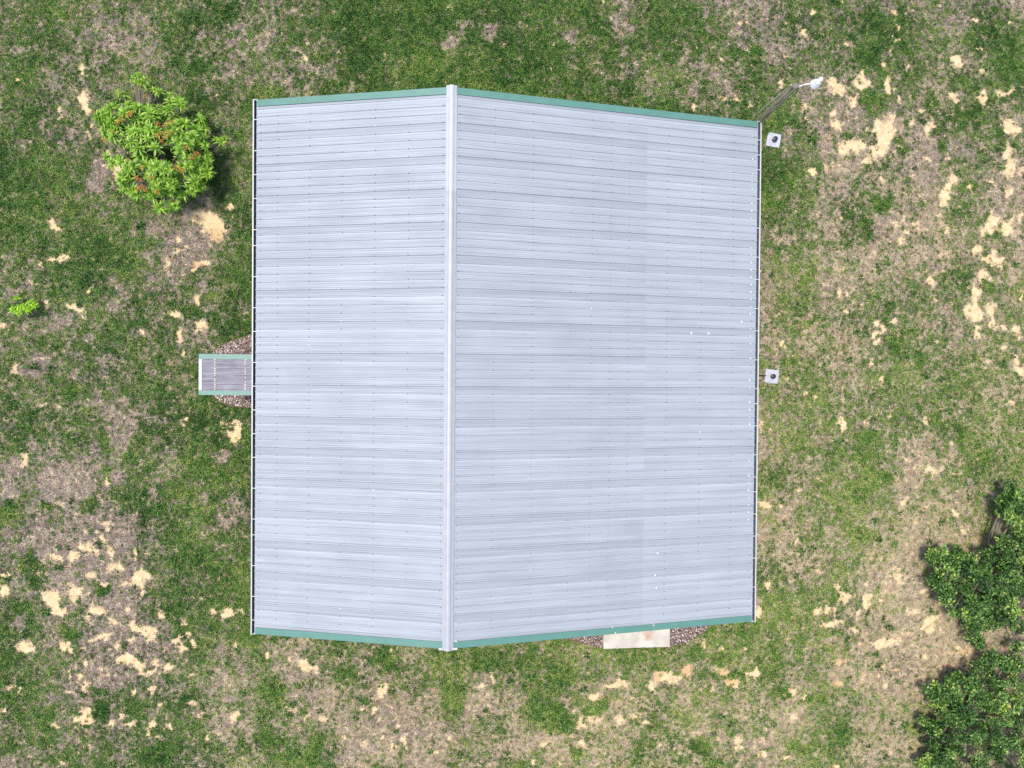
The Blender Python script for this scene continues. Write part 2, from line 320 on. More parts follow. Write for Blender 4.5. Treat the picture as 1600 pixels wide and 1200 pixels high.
SAND = '''128,102,9,7 31,121,6,4 132,116,5,4 129,155,9,14 134,172,6,8 95,169,5,6 92,184,4,5 139,214,5,8 147,192,4,6 172,235,5,5 185,260,9,9 183,275,8,10 155,45,3,2 284,165,4,8 335,270,5,10 322,295,5,6 325,210,7,5 160,258,5,5
305,338,27,13 340,360,13,17 325,345,16,10 255,325,14,11 282,376,5,8 308,413,10,8 298,422,8,5 322,408,5,5 86,355,5,8 99,402,10,8 93,414,4,5 61,415,5,4 82,408,6,3 113,481,10,8 122,486,6,4 133,487,3,9 128,500,5,2 70,475,6,6 8,507,7,7 270,486,9,5 276,492,6,6 314,510,11,10 281,527,7,11 305,470,6,9 49,438,4,4 145,382,6,4 138,452,5,4 221,519,5,4 360,325,4,7 367,335,3,3 20,575,8,8 285,552,4,6
350,666,8,10 373,668,7,11 362,684,14,8 43,720,6,11 167,754,6,4 166,819,6,5 160,845,8,6 135,856,9,7 175,860,5,9 211,867,5,15 87,870,8,8 115,868,8,9 178,884,13,7 145,895,9,6 222,897,13,6 100,789,3,3 90,789,4,3 318,834,4,4 354,834,4,4 277,852,4,4 288,624,4,4 293,651,4,4 285,665,3,10 69,632,4,3 92,634,4,5 139,640,5,3 131,825,3,6
8,925,9,14 5,903,8,4 80,935,12,18 85,955,8,10 100,955,8,9 115,920,14,8 113,935,5,9 145,950,12,7 150,958,14,5 188,910,9,6 215,908,14,10 207,900,4,4 218,927,5,7 175,970,14,6 208,975,6,8 230,985,13,10 240,993,8,10 215,985,8,6 168,993,15,7 145,997,9,5 205,1000,6,5 182,1008,5,5 100,1010,10,10 40,1010,12,9 110,1015,7,4 128,1010,5,5 275,998,6,9 292,990,9,5 290,972,8,6 284,1012,5,7 303,1008,7,9 252,958,6,6 330,957,6,4 352,960,14,6 375,955,7,5 365,1012,6,4
200,1033,15,9 220,1040,12,9 190,1030,8,5 265,1045,11,7 238,1050,6,5 125,1060,5,9 108,1055,4,9 130,1078,6,5 106,1084,4,4 22,1086,5,3 20,1075,12,5 135,1118,12,12 120,1122,6,10 137,1130,8,8 88,1136,7,7 174,1125,6,4 188,1115,5,6 195,1131,12,6 210,1123,6,4 232,1133,7,8 228,1145,5,4 262,1135,8,6 247,1148,6,4 300,1098,10,5 312,1115,5,9 365,1122,8,9 250,1102,4,5 235,1080,6,6 208,1082,5,6 340,1148,8,4 320,1150,3,6 205,1190,6,4 100,1190,6,4 48,1180,4,5 382,1183,6,4 343,1193,4,3 300,1055,6,4 5,1110,5,5
485,1045,13,8 475,1037,8,6 420,1027,5,8 450,1026,4,5 478,1000,6,4 601,1078,10,10 680,1171,8,6 700,1155,5,5 625,1132,5,3 407,1122,8,3 608,1016,3,3 754,1070,8,5 770,1063,5,6 850,1160,14,5 893,1148,8,3 907,1125,7,6 930,1124,9,5 910,1136,13,6 970,1068,15,6 955,1070,8,4 925,1090,11,8 970,1125,8,6 910,1160,8,7 895,1110,4,4 832,1188,4,4 985,1090,4,3 1012,1130,12,4
1030,1055,13,9 1050,1060,15,9 1075,1050,11,10 1022,1070,7,6 1130,1048,9,8 1145,1065,11,9 1150,1075,5,4 1170,1054,9,4 1182,1050,8,5 1130,1013,8,6 1163,1013,5,7 1100,1005,6,9 1097,1078,5,3 1115,1075,8,4 1310,1034,8,6 1310,1068,9,7 1152,1155,9,9 1155,1170,13,4 1122,1160,5,5 1172,1160,4,3 1240,1080,5,8 1255,1090,4,6 1030,1165,5,5 1190,1185,5,5 1230,1185,9,4 1305,1197,9,5 1240,1120,6,10
1195,790,13,7 1216,785,5,6 1246,765,6,9 1278,750,4,5 1242,845,3,8 1279,890,3,7 1200,915,8,10 1184,955,7,12 1236,995,3,5 1395,870,8,6 1377,874,4,3 1411,783,7,7 1494,806,5,9 1503,823,4,5 1505,833,8,3 1310,918,7,6 1320,933,14,9 1352,913,5,4 1356,937,10,9 1348,945,5,6 1380,935,9,4 1400,898,11,6 1412,906,8,5 1442,908,7,5 1404,925,4,4 1428,957,5,9 1280,957,7,8 1299,955,8,7 1340,959,7,6 1300,975,18,8 1460,970,17,8 1448,985,15,8 1390,1000,19,8 1375,1008,13,5 1345,1003,9,3 1416,990,9,4 1340,980,4,6 1331,982,3,3 1540,980,10,5
1267,20,8,6 1258,52,7,7 1325,66,6,6 1403,44,5,5 1398,60,7,6 1393,78,3,11 1380,100,6,6 1414,100,5,5 1402,18,4,4 1416,20,4,4 1227,87,4,4 1219,130,5,7 1309,138,17,13 1302,125,5,6 1348,125,12,12 1347,137,11,8 1332,160,9,12 1349,115,4,6 1390,130,7,9 1388,137,7,5 1405,155,4,8 1258,168,5,7 1262,183,4,5 1303,175,7,6 1307,195,12,11 1272,202,5,5 1350,203,4,7 1370,200,11,14 1386,205,13,22 1378,225,8,12 1395,182,6,5 1320,235,15,11 1340,225,9,12 1368,240,13,12 1353,253,6,6 1268,270,6,6 1375,280,4,7 1455,198,7,14 1450,210,5,9 1440,173,5,6 1424,190,6,4 1447,247,6,4 1497,95,9,12 1490,90,8,6 1535,108,6,9 1530,75,8,5 1527,28,7,6 1577,35,4,4 1490,150,13,10 1535,155,10,13 1560,143,7,7 1575,140,10,6 1573,195,8,17 1583,205,9,10 1575,235,11,11 1578,262,9,17 1490,280,11,13 1480,300,7,13 1475,315,6,13 1515,295,7,8 1577,300,5,11 1545,285,5,4
1318,336,5,5 1418,361,5,5 1395,377,4,4 1456,440,5,9 1475,425,3,5 1310,458,4,9 1326,486,4,8 1370,503,8,5 1380,515,10,8 1364,520,4,9 1400,503,8,9 1370,535,5,6 1362,568,5,6 1380,590,7,12 1380,605,3,5 1223,541,7,5 1229,590,5,5 1262,610,5,8 1273,620,6,6 1550,345,13,12 1540,360,13,8 1575,355,10,15 1530,390,11,8 1555,400,8,14 1545,405,15,5 1564,413,4,12 1538,430,11,13 1523,455,9,11 1523,480,11,17 1527,495,10,9 1510,485,5,7 1548,485,8,13 1552,505,4,8 1526,525,10,8 1530,515,6,6 1570,512,7,7 1590,515,9,9 1586,560,9,11 1595,580,9,11 1572,545,5,7 1546,570,6,4 1580,628,8,5 1595,465,4,15 1595,340,6,11 1462,531,3,3 1310,375,4,8
1316,660,7,7 1320,672,5,11 1352,660,4,4 1446,660,5,7 1490,690,6,5 1391,647,5,5
1093,48,4,4 1148,18,5,4 1155,38,4,4 1170,36,4,4 1166,74,4,4 1128,92,4,4 958,24,3,3 943,6,3,5 952,78,3,3 1150,152,8,6 1172,162,6,9 1082,168,4,9 1128,155,5,6 480,96,5,5'''
DEAD = '''32,78,16,8 174,63,9,6 315,55,7,7 358,68,12,6 66,190,7,5 112,210,9,12 160,265,14,22 140,290,12,12
232,350,10,12 245,358,8,6 270,370,18,16 285,400,16,20 315,375,22,16 228,400,9,8 265,408,9,9 175,437,11,14 174,475,8,11 195,463,8,5 215,520,18,9 242,505,8,8 163,561,14,7 184,570,7,7 100,500,14,8 75,515,10,6 30,575,14,9 55,585,8,8 60,560,10,8 270,438,12,7 20,455,10,8 45,440,6,14 118,590,8,10 230,580,10,8 176,538,6,6 148,530,10,6 320,440,8,12 315,310,16,10
172,647,10,9 200,668,12,22 178,675,12,15 192,625,14,8 185,705,5,8 145,700,12,8 233,648,5,8 50,700,8,14 25,732,18,14 82,742,12,14 120,745,26,22 100,765,30,16 20,770,20,10 187,747,14,8 246,748,9,7 240,770,6,7 345,715,12,14 350,815,16,10 365,780,8,12 315,780,8,10 55,800,12,10 15,830,10,12 70,840,20,16 110,850,25,16 195,830,20,16 140,875,22,14 260,662,5,6
195,945,24,18 155,1040,24,20 175,1060,24,16 30,975,16,6 250,975,12,12 110,1080,14,10 345,1075,22,14 370,1090,14,10 390,1140,14,16 15,1190,10,10
708,60,9.6,9.6 722,35,8,6.4 770,48,12.8,9.6 760,62,6.4,11.2 700,72,5.6,6.4 410,65,8,11.2 462,78,11.2,8 478,100,9.6,12.8 455,120,8,6.4 550,134,8,4.8 480,138,6.4,6.4 895,60,8.7,11.2 970,30,7.4,16.1 985,50,7.4,12.4 978,80,6.2,11.2 1110,45,7.4,11.2 1150,50,7.4,12.4 1155,70,8.7,7.4 1095,105,13.6,6.2 1120,115,9.9,6.2 1020,130,14.9,6.2 1085,140,6.2,12.4 1140,140,6.2,9.9
510,1090,16,16 560,1140,40,14 640,1130,36,20 690,1150,24,20 580,1165,40,14 460,1065,8,30 745,1100,18,22 860,1150,30,12 800,1170,30,14 880,1095,16,10 960,1100,16,6 1190,1165,20,16 1230,1090,14,16 1070,1000,1,1
1390,215,18,20 1330,190,14,14 1440,215,18,16 1455,240,14,12 1425,260,16,14 1290,230,12,14 1310,260,14,12 1375,350,14,22 1410,330,22,8 1450,345,12,22 1440,395,14,12 1360,395,14,16 1355,425,16,14 1330,395,20,10 1300,365,14,10 1240,375,10,8 1215,370,14,6 1470,420,10,14 1290,450,16,12 1190,490,8,28 1480,485,12,12 1190,700,8,20 1430,730,14,30 1225,800,10,14 1190,830,8,18 1430,860,16,16 1400,905,16,12 1430,935,14,14 1180,940,6,14 1350,1010,18,10 1560,330,10,20 1590,290,8,40 1590,400,8,20 1580,430,8,18 1440,700,14,20 1500,150,14,8'''
GREEN = '''40,948,12,14 55,910,9,10 160,922,9,9 110,985,18,10 55,980,12,10 80,1150,12,18 80,1115,14,10 40,1085,9,14 15,1030,14,14 158,1112,10,9 205,1098,16,14 20,1165,12,12 255,1172,22,14 225,1178,14,7 100,1177,10,6 155,1192,12,8 335,1165,12,10 45,880,16,16 20,795,14,14 70,785,10,8 140,790,14,12 300,30,16,12 355,25,14,14 70,232,16,12 160,680,14,10 55,1070,8,8
1352,155,11,13 1372,162,14,13 1455,162,10,15 1562,225,15,16 1322,215,10,9 1470,228,9,9 1358,85,14,16 1372,30,26,20 1405,75,12,12 1518,60,16,20 1585,100,16,45 1552,365,9,7 1548,492,7,10 1390,480,11,12 1398,540,14,18 1375,320,14,18 1350,700,24,30 1375,750,22,16 1335,770,20,18 1340,835,18,14 1545,450,10,12 1400,215,9,10 1405,235,9,10 1520,180,16,12
425,1078,20,20 420,1155,14,10 495,1155,12,10 490,1180,14,14 705,1100,18,40 765,1115,10,10 870,1130,20,14 850,1105,30,20 925,1110,14,8 945,1100,10,10 900,1175,10,12 820,1190,10,8 1225,1080,14,10 1275,1095,18,14 1315,1140,12,20 1240,1165,10,8 1090,1165,14,14 540,1050,16,8 1000,1150,1,1 880,1060,20,14 760,1035,24,16'''
CLAY = '''1075,1050,14,12 1028,1052,10,12 1130,1048,9,8 1145,1065,12,8 478,1000,7,4 308,415,14,10 340,365,12,12 1300,1060,30,30 1560,1012,50,4 1480,1036,40,4 1310,1034,10,6'''
def parse(s): return [tuple(float(q) for q in t.split(',')) for t in s.split()]
MPP = 0.02187
nA, nB, nC, nD = Noise(1), Noise(2), Noise(3), Noise(4)
ctrl_w = np.array([list(at(x, y)[:2]) + [vv] for x, y, vv in ctrl])
def field(X, Y):
    """greenness, sand, clay at ground points (flat arrays)"""
    num = np.zeros_like(X); den = np.full_like(X, 1e-4); num += .5e-4
    sig = .62
    for cx, cy, vv in ctrl_w:
        near = (np.abs(X - cx) < 2.4) & (np.abs(Y - cy) < 2.4)
        w = np.exp(-((X[near]-cx)**2 + (Y[near]-cy)**2) / (2*sig*sig)); num[near] += w*vv; den[near] += w
    g = num / den
    wx = X + .15*nA.fbm(X, Y, .5, 3) + .15*nC.fbm(X, Y, .22, 4); wy = Y + .15*nB.fbm(X, Y, .5, 3) + .15*nD.fbm(X, Y, .22, 4)
    def blobs(txt, grow=1.0, soft=True):
        out = np.zeros_like(X)
        for x, y, rx, ry in parse(txt):
            p = at(x, y); rx = rx*MPP*grow; ry = ry*MPP*grow
            near = (np.abs(wx - p.x) < 2.2*rx) & (np.abs(wy - p.y) < 2.2*ry)
            d2 = ((wx[near]-p.x)/rx)**2 + ((wy[near]-p.y)/ry)**2
            out[near] += np.exp(-1.25*d2)
        return np.minimum(out, 1.3) - .26
    dead = np.clip(blobs(DEAD, 1.25)*2.2, 0, 1); grn = np.clip(blobs(GREEN, 1.25)*2.2, 0, 1)
    g = g*(1 - .66*dead); g = g + (1.0 - g)*grn*.9
    g = g - .02*np.clip((-8.6-Y)/.8, 0, 1) - .07*np.clip((X-10.5)/2, 0, 1)*np.clip((-4.5-Y)/2, 0, 1) + .14*np.clip((Y-7.5)/1.5, 0, 1)*np.clip((9-X)/2, 0, 1)*np.clip((X+7)/2, 0, 1) + .26*nC.fbm(X, Y, 1.1, 3) + .34*nD.fbm(X, Y, .30, 3)
    sand = blobs(SAND, 1.12)
    patchy = nA.fbm(X+40, Y, .33, 3)                          # scattered bare specks in the sparse parts
    sparse = np.clip((.62 - num/den)*2.6, 0, 1)
    sand = np.maximum(sand, np.where(sparse > 0, (patchy - .36)*1.9*sparse, -1))
    clay = np.clip(blobs(CLAY, 1.2)*2, 0, 1)
    return g, sand, clay
def tan_zone(X, Y):
    """drier, tan-coloured turf towards the lower right and lower middle"""
    return np.clip(.36 + (X-8)/9*.4 - Y/14*.75 + .45*nB.fbm(X, Y, 2.5, 3), 0, 1)

# ------------------------------------------------------------------ ground sheet
def axis(lo, hi, step):
    core = np.arange(lo, hi + step*.5, step); ext = []; d = step; p = 0
    while p < 320: d *= 1.35; p += d; ext.append(p)
    ext = np.array(ext); return np.concatenate([lo - ext[::-1], core, hi + ext])
gx = axis(-20.0, 21.5, .07); gy = axis(-15.5, 15.0, .07)
XX, YY = np.meshgrid(gx, gy, indexing='ij'); X, Y = XX.ravel(), YY.ravel()
G, S, K = field(X, Y)
Z = .012*nB.fbm(X, Y, .8, 3) + .008*nC.fbm(X, Y, .2, 2) - .02*np.clip(S*2, 0, 1)
p = at(601, 1078); Z += .07*np.exp(-((X-p.x)**2+(Y-p.y)**2)/(2*.13**2))
for (x0, y0, x1, y1) in ((1290, 1034, 1600, 1012), (1370, 1052, 1520, 1035)):      # wheel ruts
    a, b = at(x0, y0), at(x1, y1); ux, uy = (b.x-a.x), (b.y-a.y); L_ = math.hypot(ux, uy); ux /= L_; uy /= L_
    s_ = (X-a.x)*ux + (Y-a.y)*uy; t_ = -(X-a.x)*uy + (Y-a.y)*ux + .04*nA.fbm(X, Y, .8, 2)
    rut = np.exp(-(t_/.05)**2)*((s_ > 0) & (s_ < L_)); Z -= .06*rut; K = np.maximum(K, rut*.9); S = np.maximum(S, rut*.55)
Z[(np.abs(X) > 25) | (np.abs(Y) > 20)] = 0
ni, nj = len(gx), len(gy)
I = (np.arange(ni-1)[:, None]*nj + np.arange(nj-1)[None, :]).ravel()
me = np_mesh('ground', np.stack([X, Y, Z], 1), np.stack([I, I+nj, I+nj+1, I+1], 1))
fattr(me, 'green', np.clip(G, -.5, 1.5)); fattr(me, 'sand', S); fattr(me, 'clay', K); fattr(me, 'tan', tan_zone(X, Y))
me.polygons.foreach_set('use_smooth', np.ones(len(me.polygons), bool))
tag(obj('ground', me, M['ground']), 'sandy lawn ground with grey thatch and bare sand patches around the building', kind='structure')

# ------------------------------------------------------------------ metal building
S_ = 0.2224; WL, WR, HL = 5.66, 9.33, 7.75
def zr(x): return RIDGE_Z - S_*abs(x)                        # roof plane
WXL, WXR, WY = -5.30, 8.95, 7.38                             # wall planes
bld = empty('metal_building'); tag(bld, 'large metal building with grey ribbed gable roof, green edge trim and white gutters', 'building')
mb = MB()                                                    # roof deck (purlins and sheathing) below the sheets
for s, w in ((-1, WL), (1, WR)):
    a, b = (0, s*(w-.06)); y0, y1 = -HL+.04, HL-.04
    vs = [(a, y0, zr(a)-.03), (b, y0, zr(b)-.03), (b, y1, zr(b)-.03), (a, y1, zr(a)-.03)]
    vs += [(x, y, z-.12) for x, y, z in vs]
    f = [(0,1,2,3),(7,6,5,4),(0,4,5,1),(1,5,6,2),(2,6,7,3)]
    mb.add(vs, f if s > 0 else [t[::-1] for t in f])
roof = mb.build('roof', M['deck'], bld)

NP = 17; PW = 2*(HL-.02)/NP
def panel_profile():
    """(y, h) across one sheet: four major ribs, two minor ribs between them, a lapping rib at the end"""
    P = []; q = PW/4
    for k in range(4):
        c = k*q
        P += [(c-.030, 0), (c-.014, .024), (c+.014, .024), (c+.030, 0)] if k else [(c-.014, .022), (c+.014, .022), (c+.030, 0)]
        for u in (.36, .64): P += [(c+q*u-.014, 0), (c+q*u-.006, .005), (c+q*u+.006, .005), (c+q*u+.014, 0)]
    c = PW; P += [(c-.034, .001), (c-.016, .028), (c+.016, .028), (c+.032, .004)]
    return P
PROF = panel_profile()
def panel_mesh(name, length, sgn, lift):
    vs = []; n = len(PROF); nx = 3
    ca = 1/math.sqrt(1+S_*S_); sa = S_*ca
    for i in range(nx+1):
        d = length*i/nx
        for y, h in PROF: vs.append((sgn*(d*ca + h*sa), -y, -d*sa + (h+lift)*ca))
    fs = []
    for i in range(nx):
        for k in range(n-1):
            f = (i*n+k, i*n+k+1, (i+1)*n+k+1, (i+1)*n+k); fs.append(f[::-1] if sgn > 0 else f)
    me = bpy.data.meshes.new(name); me.from_pydata(vs, [], fs); me.update(); return me
SL = math.sqrt(1+S_*S_); XS = 5.62                           # sheet lap between main roof and lean-to
meL = panel_mesh('roof_panel_left', (WL+.03)*SL, -1, 0.0)
meR = panel_mesh('roof_panel_right', (XS+.10)*SL, 1, 0.006)
meE = panel_mesh('roof_panel_leanto', (WR-XS+.03)*SL, 1, 0.0)
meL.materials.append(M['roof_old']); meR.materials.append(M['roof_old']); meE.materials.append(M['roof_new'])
for k in range(NP):
    y = HL-.02-k*PW
    for me_, x in ((meL, 0), (meR, 0), (meE, XS)):
        o = obj('roof_panel', me_, None, roof, (x, y, zr(x) + random.uniform(-.0008, .0008)))
# screws beside the ribs along the purlin lines
mb = MB(); ms = MB()
def screw(b, x, y, r, h):
    n = Vector((math.copysign(S_, x), 0, 1)).normalized(); z = zr(x); c = Vector((x, y, z)) + n*.0245
    u = Vector((0, 1, 0)); w = n.cross(u)
    a = [c + (u*math.cos(t) + w*math.sin(t))*r for t in [math.pi/3*i for i in range(6)]]; t2 = [c + n*h + (q-c)*.6 for q in a]
    b.add(a + t2, [(i, (i+1) % 6, 6+(i+1) % 6, 6+i) for i in range(6)] + [tuple(range(6, 12))])
q = PW/4
for xs in ([-(.22 + .96*i) for i in range(6)] + [-5.55], [.22, 1.2, 2.3, 3.4, 4.05, 4.62, 5.18, 6.4, 7.5, 8.55, 9.22]):
    for i, x in enumerate(xs):
        for k in range(NP*4):
            if random.random() < .08: continue
            y = HL-.02 - k*q
            if abs(y) > 7.5: continue
            if i % 2 and k % 4 and abs(x) < 4 and random.random() < .5: continue
            r = random.random(); xj = x + random.uniform(-.012, .012)
            if x > 9 and -4.6 < y < 6.6 and random.random() < .8: screw(ms, xj-.05, y-.02, random.uniform(.02, .036), .012)
            elif r < .012: screw(ms, xj, y-.01, random.uniform(.018, .026), .012)
            else: screw(mb, xj, y - .012, .016, .012)
for px, py in ((1168, 501), (1082, 520), (1111, 520), (1022, 897), (1024, 917), (1026, 863)):
    p = at(px, py, zr(6.5)); screw(ms, p.x, p.y, .036, .012)
o = mb.build('roof_screws', M['screw'], roof); tag(o, kind='stuff')
o = ms.build('sealant_dabs', M['sealant'], roof); tag(o, 'white sealant dabs over roof screws', kind='stuff')

# ridge cap: flat flanges and a raised rounded middle, in lapped lengths
prof = [(-.155, -.020), (-.150, .016), (-.074, .032), (-.068, .050), (-.040, .066), (0, .072), (.040, .066), (.068, .050), (.074, .032), (.150, .016), (.155, -.020)]
def cap_piece(y0, y1, lift):
    vs = [(x, y, RIDGE_Z + z + lift - (.0 if abs(x) < .08 else S_*(abs(x)-.08))) for y in (y0, y1) for x, z in prof]; n = len(prof)
    fs = [(k, k+1, n+k+1, n+k) for k in range(n-1)]
    fs += [tuple(range(n))[::-1], tuple(range(n, 2*n))]
    return MB().add(vs, fs)
ys = [HL+.05, 4.9, 2.62, -.2, -2.15, -5.2, -HL-.05]
for i in range(6):
    cap_piece(ys[i+1]-(.08 if i < 5 else 0), ys[i], .004*(i % 2)+.002).build('ridge_cap', M['ridge'] if i != 0 else M['ridge_new'], roof)
for s in (-1, 1):                                            # folded end tabs at the lower gable
    MB().box((s*.16-.09 if s < 0 else .16-.02, -HL-.03, RIDGE_Z-.03), (s*.16+.02 if s < 0 else .16+.11, -HL+.03, RIDGE_Z+.03)).build('end_tab', M['white_paint'], roof)
MB().box((.165, -HL+.20, RIDGE_Z-.02), (.275, -HL+.235, RIDGE_Z+.03)).build('end_tab', M['white_paint'], roof)
# rake trim: top flange and a fascia turned down outside the wall
def rake(s, x0, x1, ysgn):
    yo = ysgn*HL; yi = ysgn*(HL-.187); vs = []
    for x in (x0, x1):
        z = zr(x)
        for y, dz in ((yi, .030), (yi, .037), (yo, .039), (yo, -.20), (yo-ysgn*.02, -.20), (yo-ysgn*.02, .029)): vs.append((x, y, z+dz))
    fs = [(k, (k+1) % 6, 6+(k+1) % 6, 6+k) for k in range(6)] + [(0,1,2,3,4,5), (11,10,9,8,7,6)]
    o = MB().add(vs, fs).build('rake_trim', M['green_trim'], roof)
    bm = bmesh.new(); bm.from_mesh(o.data); bmesh.ops.recalc_face_normals(bm, faces=bm.faces); bm.to_mesh(o.data); bm.free()
for ys_ in (-1, 1): rake(-1, -.10, -WL, ys_); rake(1, .10, WR, ys_)
for px, py in ((957, 979), (962, 988), (1022, 971), (1025, 976)):
    x_ = at(px, py, 3.6).x; y_ = at(px, py, zr(x_)).y
    MB().box((x_-.02, y_-.025, zr(x_)+.040), (x_+.02, y_+.025, zr(x_)+.052)).build('trim_clip', M['white_paint'], roof)

# gutters: open channel with white front lip and cross hangers
def gutter(s, w):
    e = w*s; z = zr(w); P = [(0.004, -.004), (0.004, -.13), (.085, -.13), (.105, -.05), (.105, .012), (.138, .014), (.138, -.004), (.112, -.006), (.112, -.055), (.092, -.138), (-.004, -.138), (-.004, -.004)]
    vs = [(e + s*x, y, z+dz) for y in (-HL-.02, HL+.02) for x, dz in P]; n = len(P)
    fs = [(k, (k+1) % n, n+(k+1) % n, n+k) for k in range(n)]
    o = MB().add(vs, fs).build('gutter', M['gutter_in'], bld)
    o.data.materials.append(M['white_paint'])
    for i, pl in enumerate(o.data.polygons): pl.material_index = 1 if i in (3, 4, 5, 6, 7, 8) else 0
    bm = bmesh.new(); bm.from_mesh(o.data); bmesh.ops.recalc_face_normals(bm, faces=bm.faces); bm.to_mesh(o.data); bm.free()
    for yy in (-HL-.024, HL+.004):
        MB().box((e + (s*.0 if s > 0 else -.138), yy, z-.13), (e + (.138 if s > 0 else 0), yy+.02, z+.016)).build('end_cap', M['white_paint'], o)
    y = HL - .56
    while y > -HL+.2:
        MB().box((min(e-s*.01, e+s*.11), y-.011, z+.004), (max(e-s*.01, e+s*.11), y+.011, z+.012)).build('gutter_hanger', M['white_paint'], o)
        y -= random.choice((.46, .69, .69, .9, .9))
gutter(-1, WL); gutter(1, WR)

# walls of ribbed siding that follow the roof line
def wall(name, a, b, top):
    a, b = Vector(a), Vector(b); d = (b-a); L_ = d.length; d.normalize(); nrm = Vector((d.y, -d.x, 0)); vs = []; fs = []
    t = 0; cols = []
    while t < L_:
        for dt, h in ((0, 0), (.17, 0), (.19, .02), (.23, .02), (.25, 0)):
            if t+dt <= L_: cols.append((t+dt, h))
        t += .305
    cols.append((L_, 0))
    for t, h in cols:
        p_ = a + d*t + nrm*h; vs += [(p_.x, p_.y, -.05), (p_.x, p_.y, top(p_.x))]
    for k in range(len(cols)-1): fs.append((2*k, 2*k+2, 2*k+3, 2*k+1))
    return MB().add(vs, fs).build(name, M['siding'], bld)
tz = lambda x: zr(x) - .155
wall('wall', (WXL, WY, 0), (WXL, -WY, 0), tz); wall('wall', (WXR, -WY, 0), (WXR, WY, 0), tz)
def gable(y, flip):
    A, B = (WXL, y, 0), (WXR, y, 0)
    if flip: A, B = B, A
    # split at the ridge so the top edge stays exact
    wall('wall', A, (0, y, 0), tz); wall('wall', (0, y, 0), B, tz)
gable(-WY, False); gable(WY, True)
for x in (WXL, WXR):
    for y in (-WY, WY):
        MB().box((x-.06, y-.06, -.04), (x+.06, y+.06, tz(x)-.01)).build('corner_trim', M['green_trim'], bld)
def door(cx, cy, ax, w, h):
    """door leaf on a wall: ax = outward axis"""
    n = Vector(ax); t = Vector((-n.y, n.x, 0)); b = MB()
    def blk(u0, u1, z0, z1, d0, d1):
        p0 = Vector((cx, cy, 0)) + t*u0 + n*d0; p1 = Vector((cx, cy, 0)) + t*u1 + n*d1
        return MB().box((min(p0.x, p1.x), min(p0.y, p1.y), z0), (max(p0.x, p1.x), max(p0.y, p1.y), z1))
    o = blk(-w/2, w/2, .06, h, .021, .05).build('door', M['door'], bld)
    for u in (-w/2-.05, w/2+.005): blk(u, u+.045, .06, h+.05, .021, .06).build('door_frame', M['green_trim'], o)
    blk(-w/2, w/2, h+.004, h+.05, .021, .06).build('door_frame', M['green_trim'], o)
    blk(w/2-.12, w/2-.07, 1.0, 1.06, .051, .11).build('door_handle', M['steel'], o)
pd = at(355, 585, 2.4); door(WXL, pd.y, (-1, 0, 0), .92, 2.05)
ps0, ps1 = at(943, 1013), at(1047, 1010); door((ps0.x+ps1.x)/2, -WY, (0, -1, 0), .95, 2.05)

# awning over the side door
AZ = 2.55; c0, c1 = at(311, 553, AZ), at(311, 617, AZ); ax0 = c0.x; ay1, ay0 = c0.y, c1.y
aw = empty('awning', (0, 0, 0), bld)
tag(aw, 'small grey ribbed awning with green edges')
def az(x): return AZ + (x-ax0)*.03
vs = []; fs = []; yy = []; n = 0
y = ay0+.07
while y < ay1-.07: yy += [(y, 0), (y+.030, 0), (y+.040, .016), (y+.058, .016), (y+.068, 0)]; y += .0685
for x in (ax0+.06, WXL-.022):
    for y, h in yy: vs.append((x, y, az(x)+h))
n = len(yy); fs = [(k, n+k, n+k+1, k+1) for k in range(n-1)]
MB().add(vs, fs).build('awning_panel', M['awning_sheet'], aw)
MB().box((ax0+.02, ay0+.04, AZ-.06), (WXL-.022, ay0+.08, AZ-.01)).build('awning_frame', M['deck'], aw)
MB().box((ax0+.02, ay1-.08, AZ-.06), (WXL-.022, ay1-.04, AZ-.01)).build('awning_frame', M['deck'], aw)
def slab(x0, x1, y0, y1, h0, h1, name, mat, par):
    vs = [(x, y, az(x)+h) for h in (h0, h1) for x, y in ((x0, y0), (x1, y0), (x1, y1), (x0, y1))]
    return MB().add(vs, [(0,3,2,1),(4,5,6,7),(0,1,5,4),(1,2,6,5),(2,3,7,6),(3,0,4,7)]).build(name, mat, par)
slab(ax0, WXL-.024, ay1-.15, ay1, -.10, .030, 'awning_trim', M['green_trim'], aw)
slab(ax0, WXL-.024, ay0, ay0+.135, -.10, .030, 'awning_trim', M['green_trim'], aw)
slab(ax0, ax0+.10, ay0+.137, ay1-.152, -.10, .0235, 'end_flashing', M['ridge'], aw)
for px in (336.5, 384.5):
    xc = at(px, 585, AZ).x; b = MB(); k = 0
    y = ay0+.155
    while y < ay1-.17:
        w = random.uniform(.02, .034); h = random.uniform(.024, .03)
        b.add([(xc-w, y, az(xc)+.017), (xc+w, y, az(xc)+.017), (xc+w, y+.045, az(xc)+.017), (xc-w, y+.045, az(xc)+.017), (xc-w*.6, y+.01, az(xc)+h), (xc+w*.6, y+.01, az(xc)+h), (xc+w*.6, y+.035, az(xc)+h), (xc-w*.6, y+.035, az(xc)+h)],
              [(4,5,6,7),(0,1,5,4),(1,2,6,5),(2,3,7,6),(3,0,4,7)]); y += .0685*random.choice((1, 1, 1, 2))
    o = b.build('sealant_row', M['sealant_tan'], aw); tag(o, 'row of white sealed screws across the awning', kind='stuff')
for y in (ay0+.10, ay1-.10):
    MB().tube([(ax0+.10, y, AZ-.05), (WXL-.03, y, AZ-.85)], .022, 8).build('brace', M['steel'], aw)
ym = (ay0+ay1)/2 + .02; slab(ax0+.14, WXL-.03, ym-.009, ym+.009, .0165, .022, 'sheet_lap', M['roof_new'], aw)

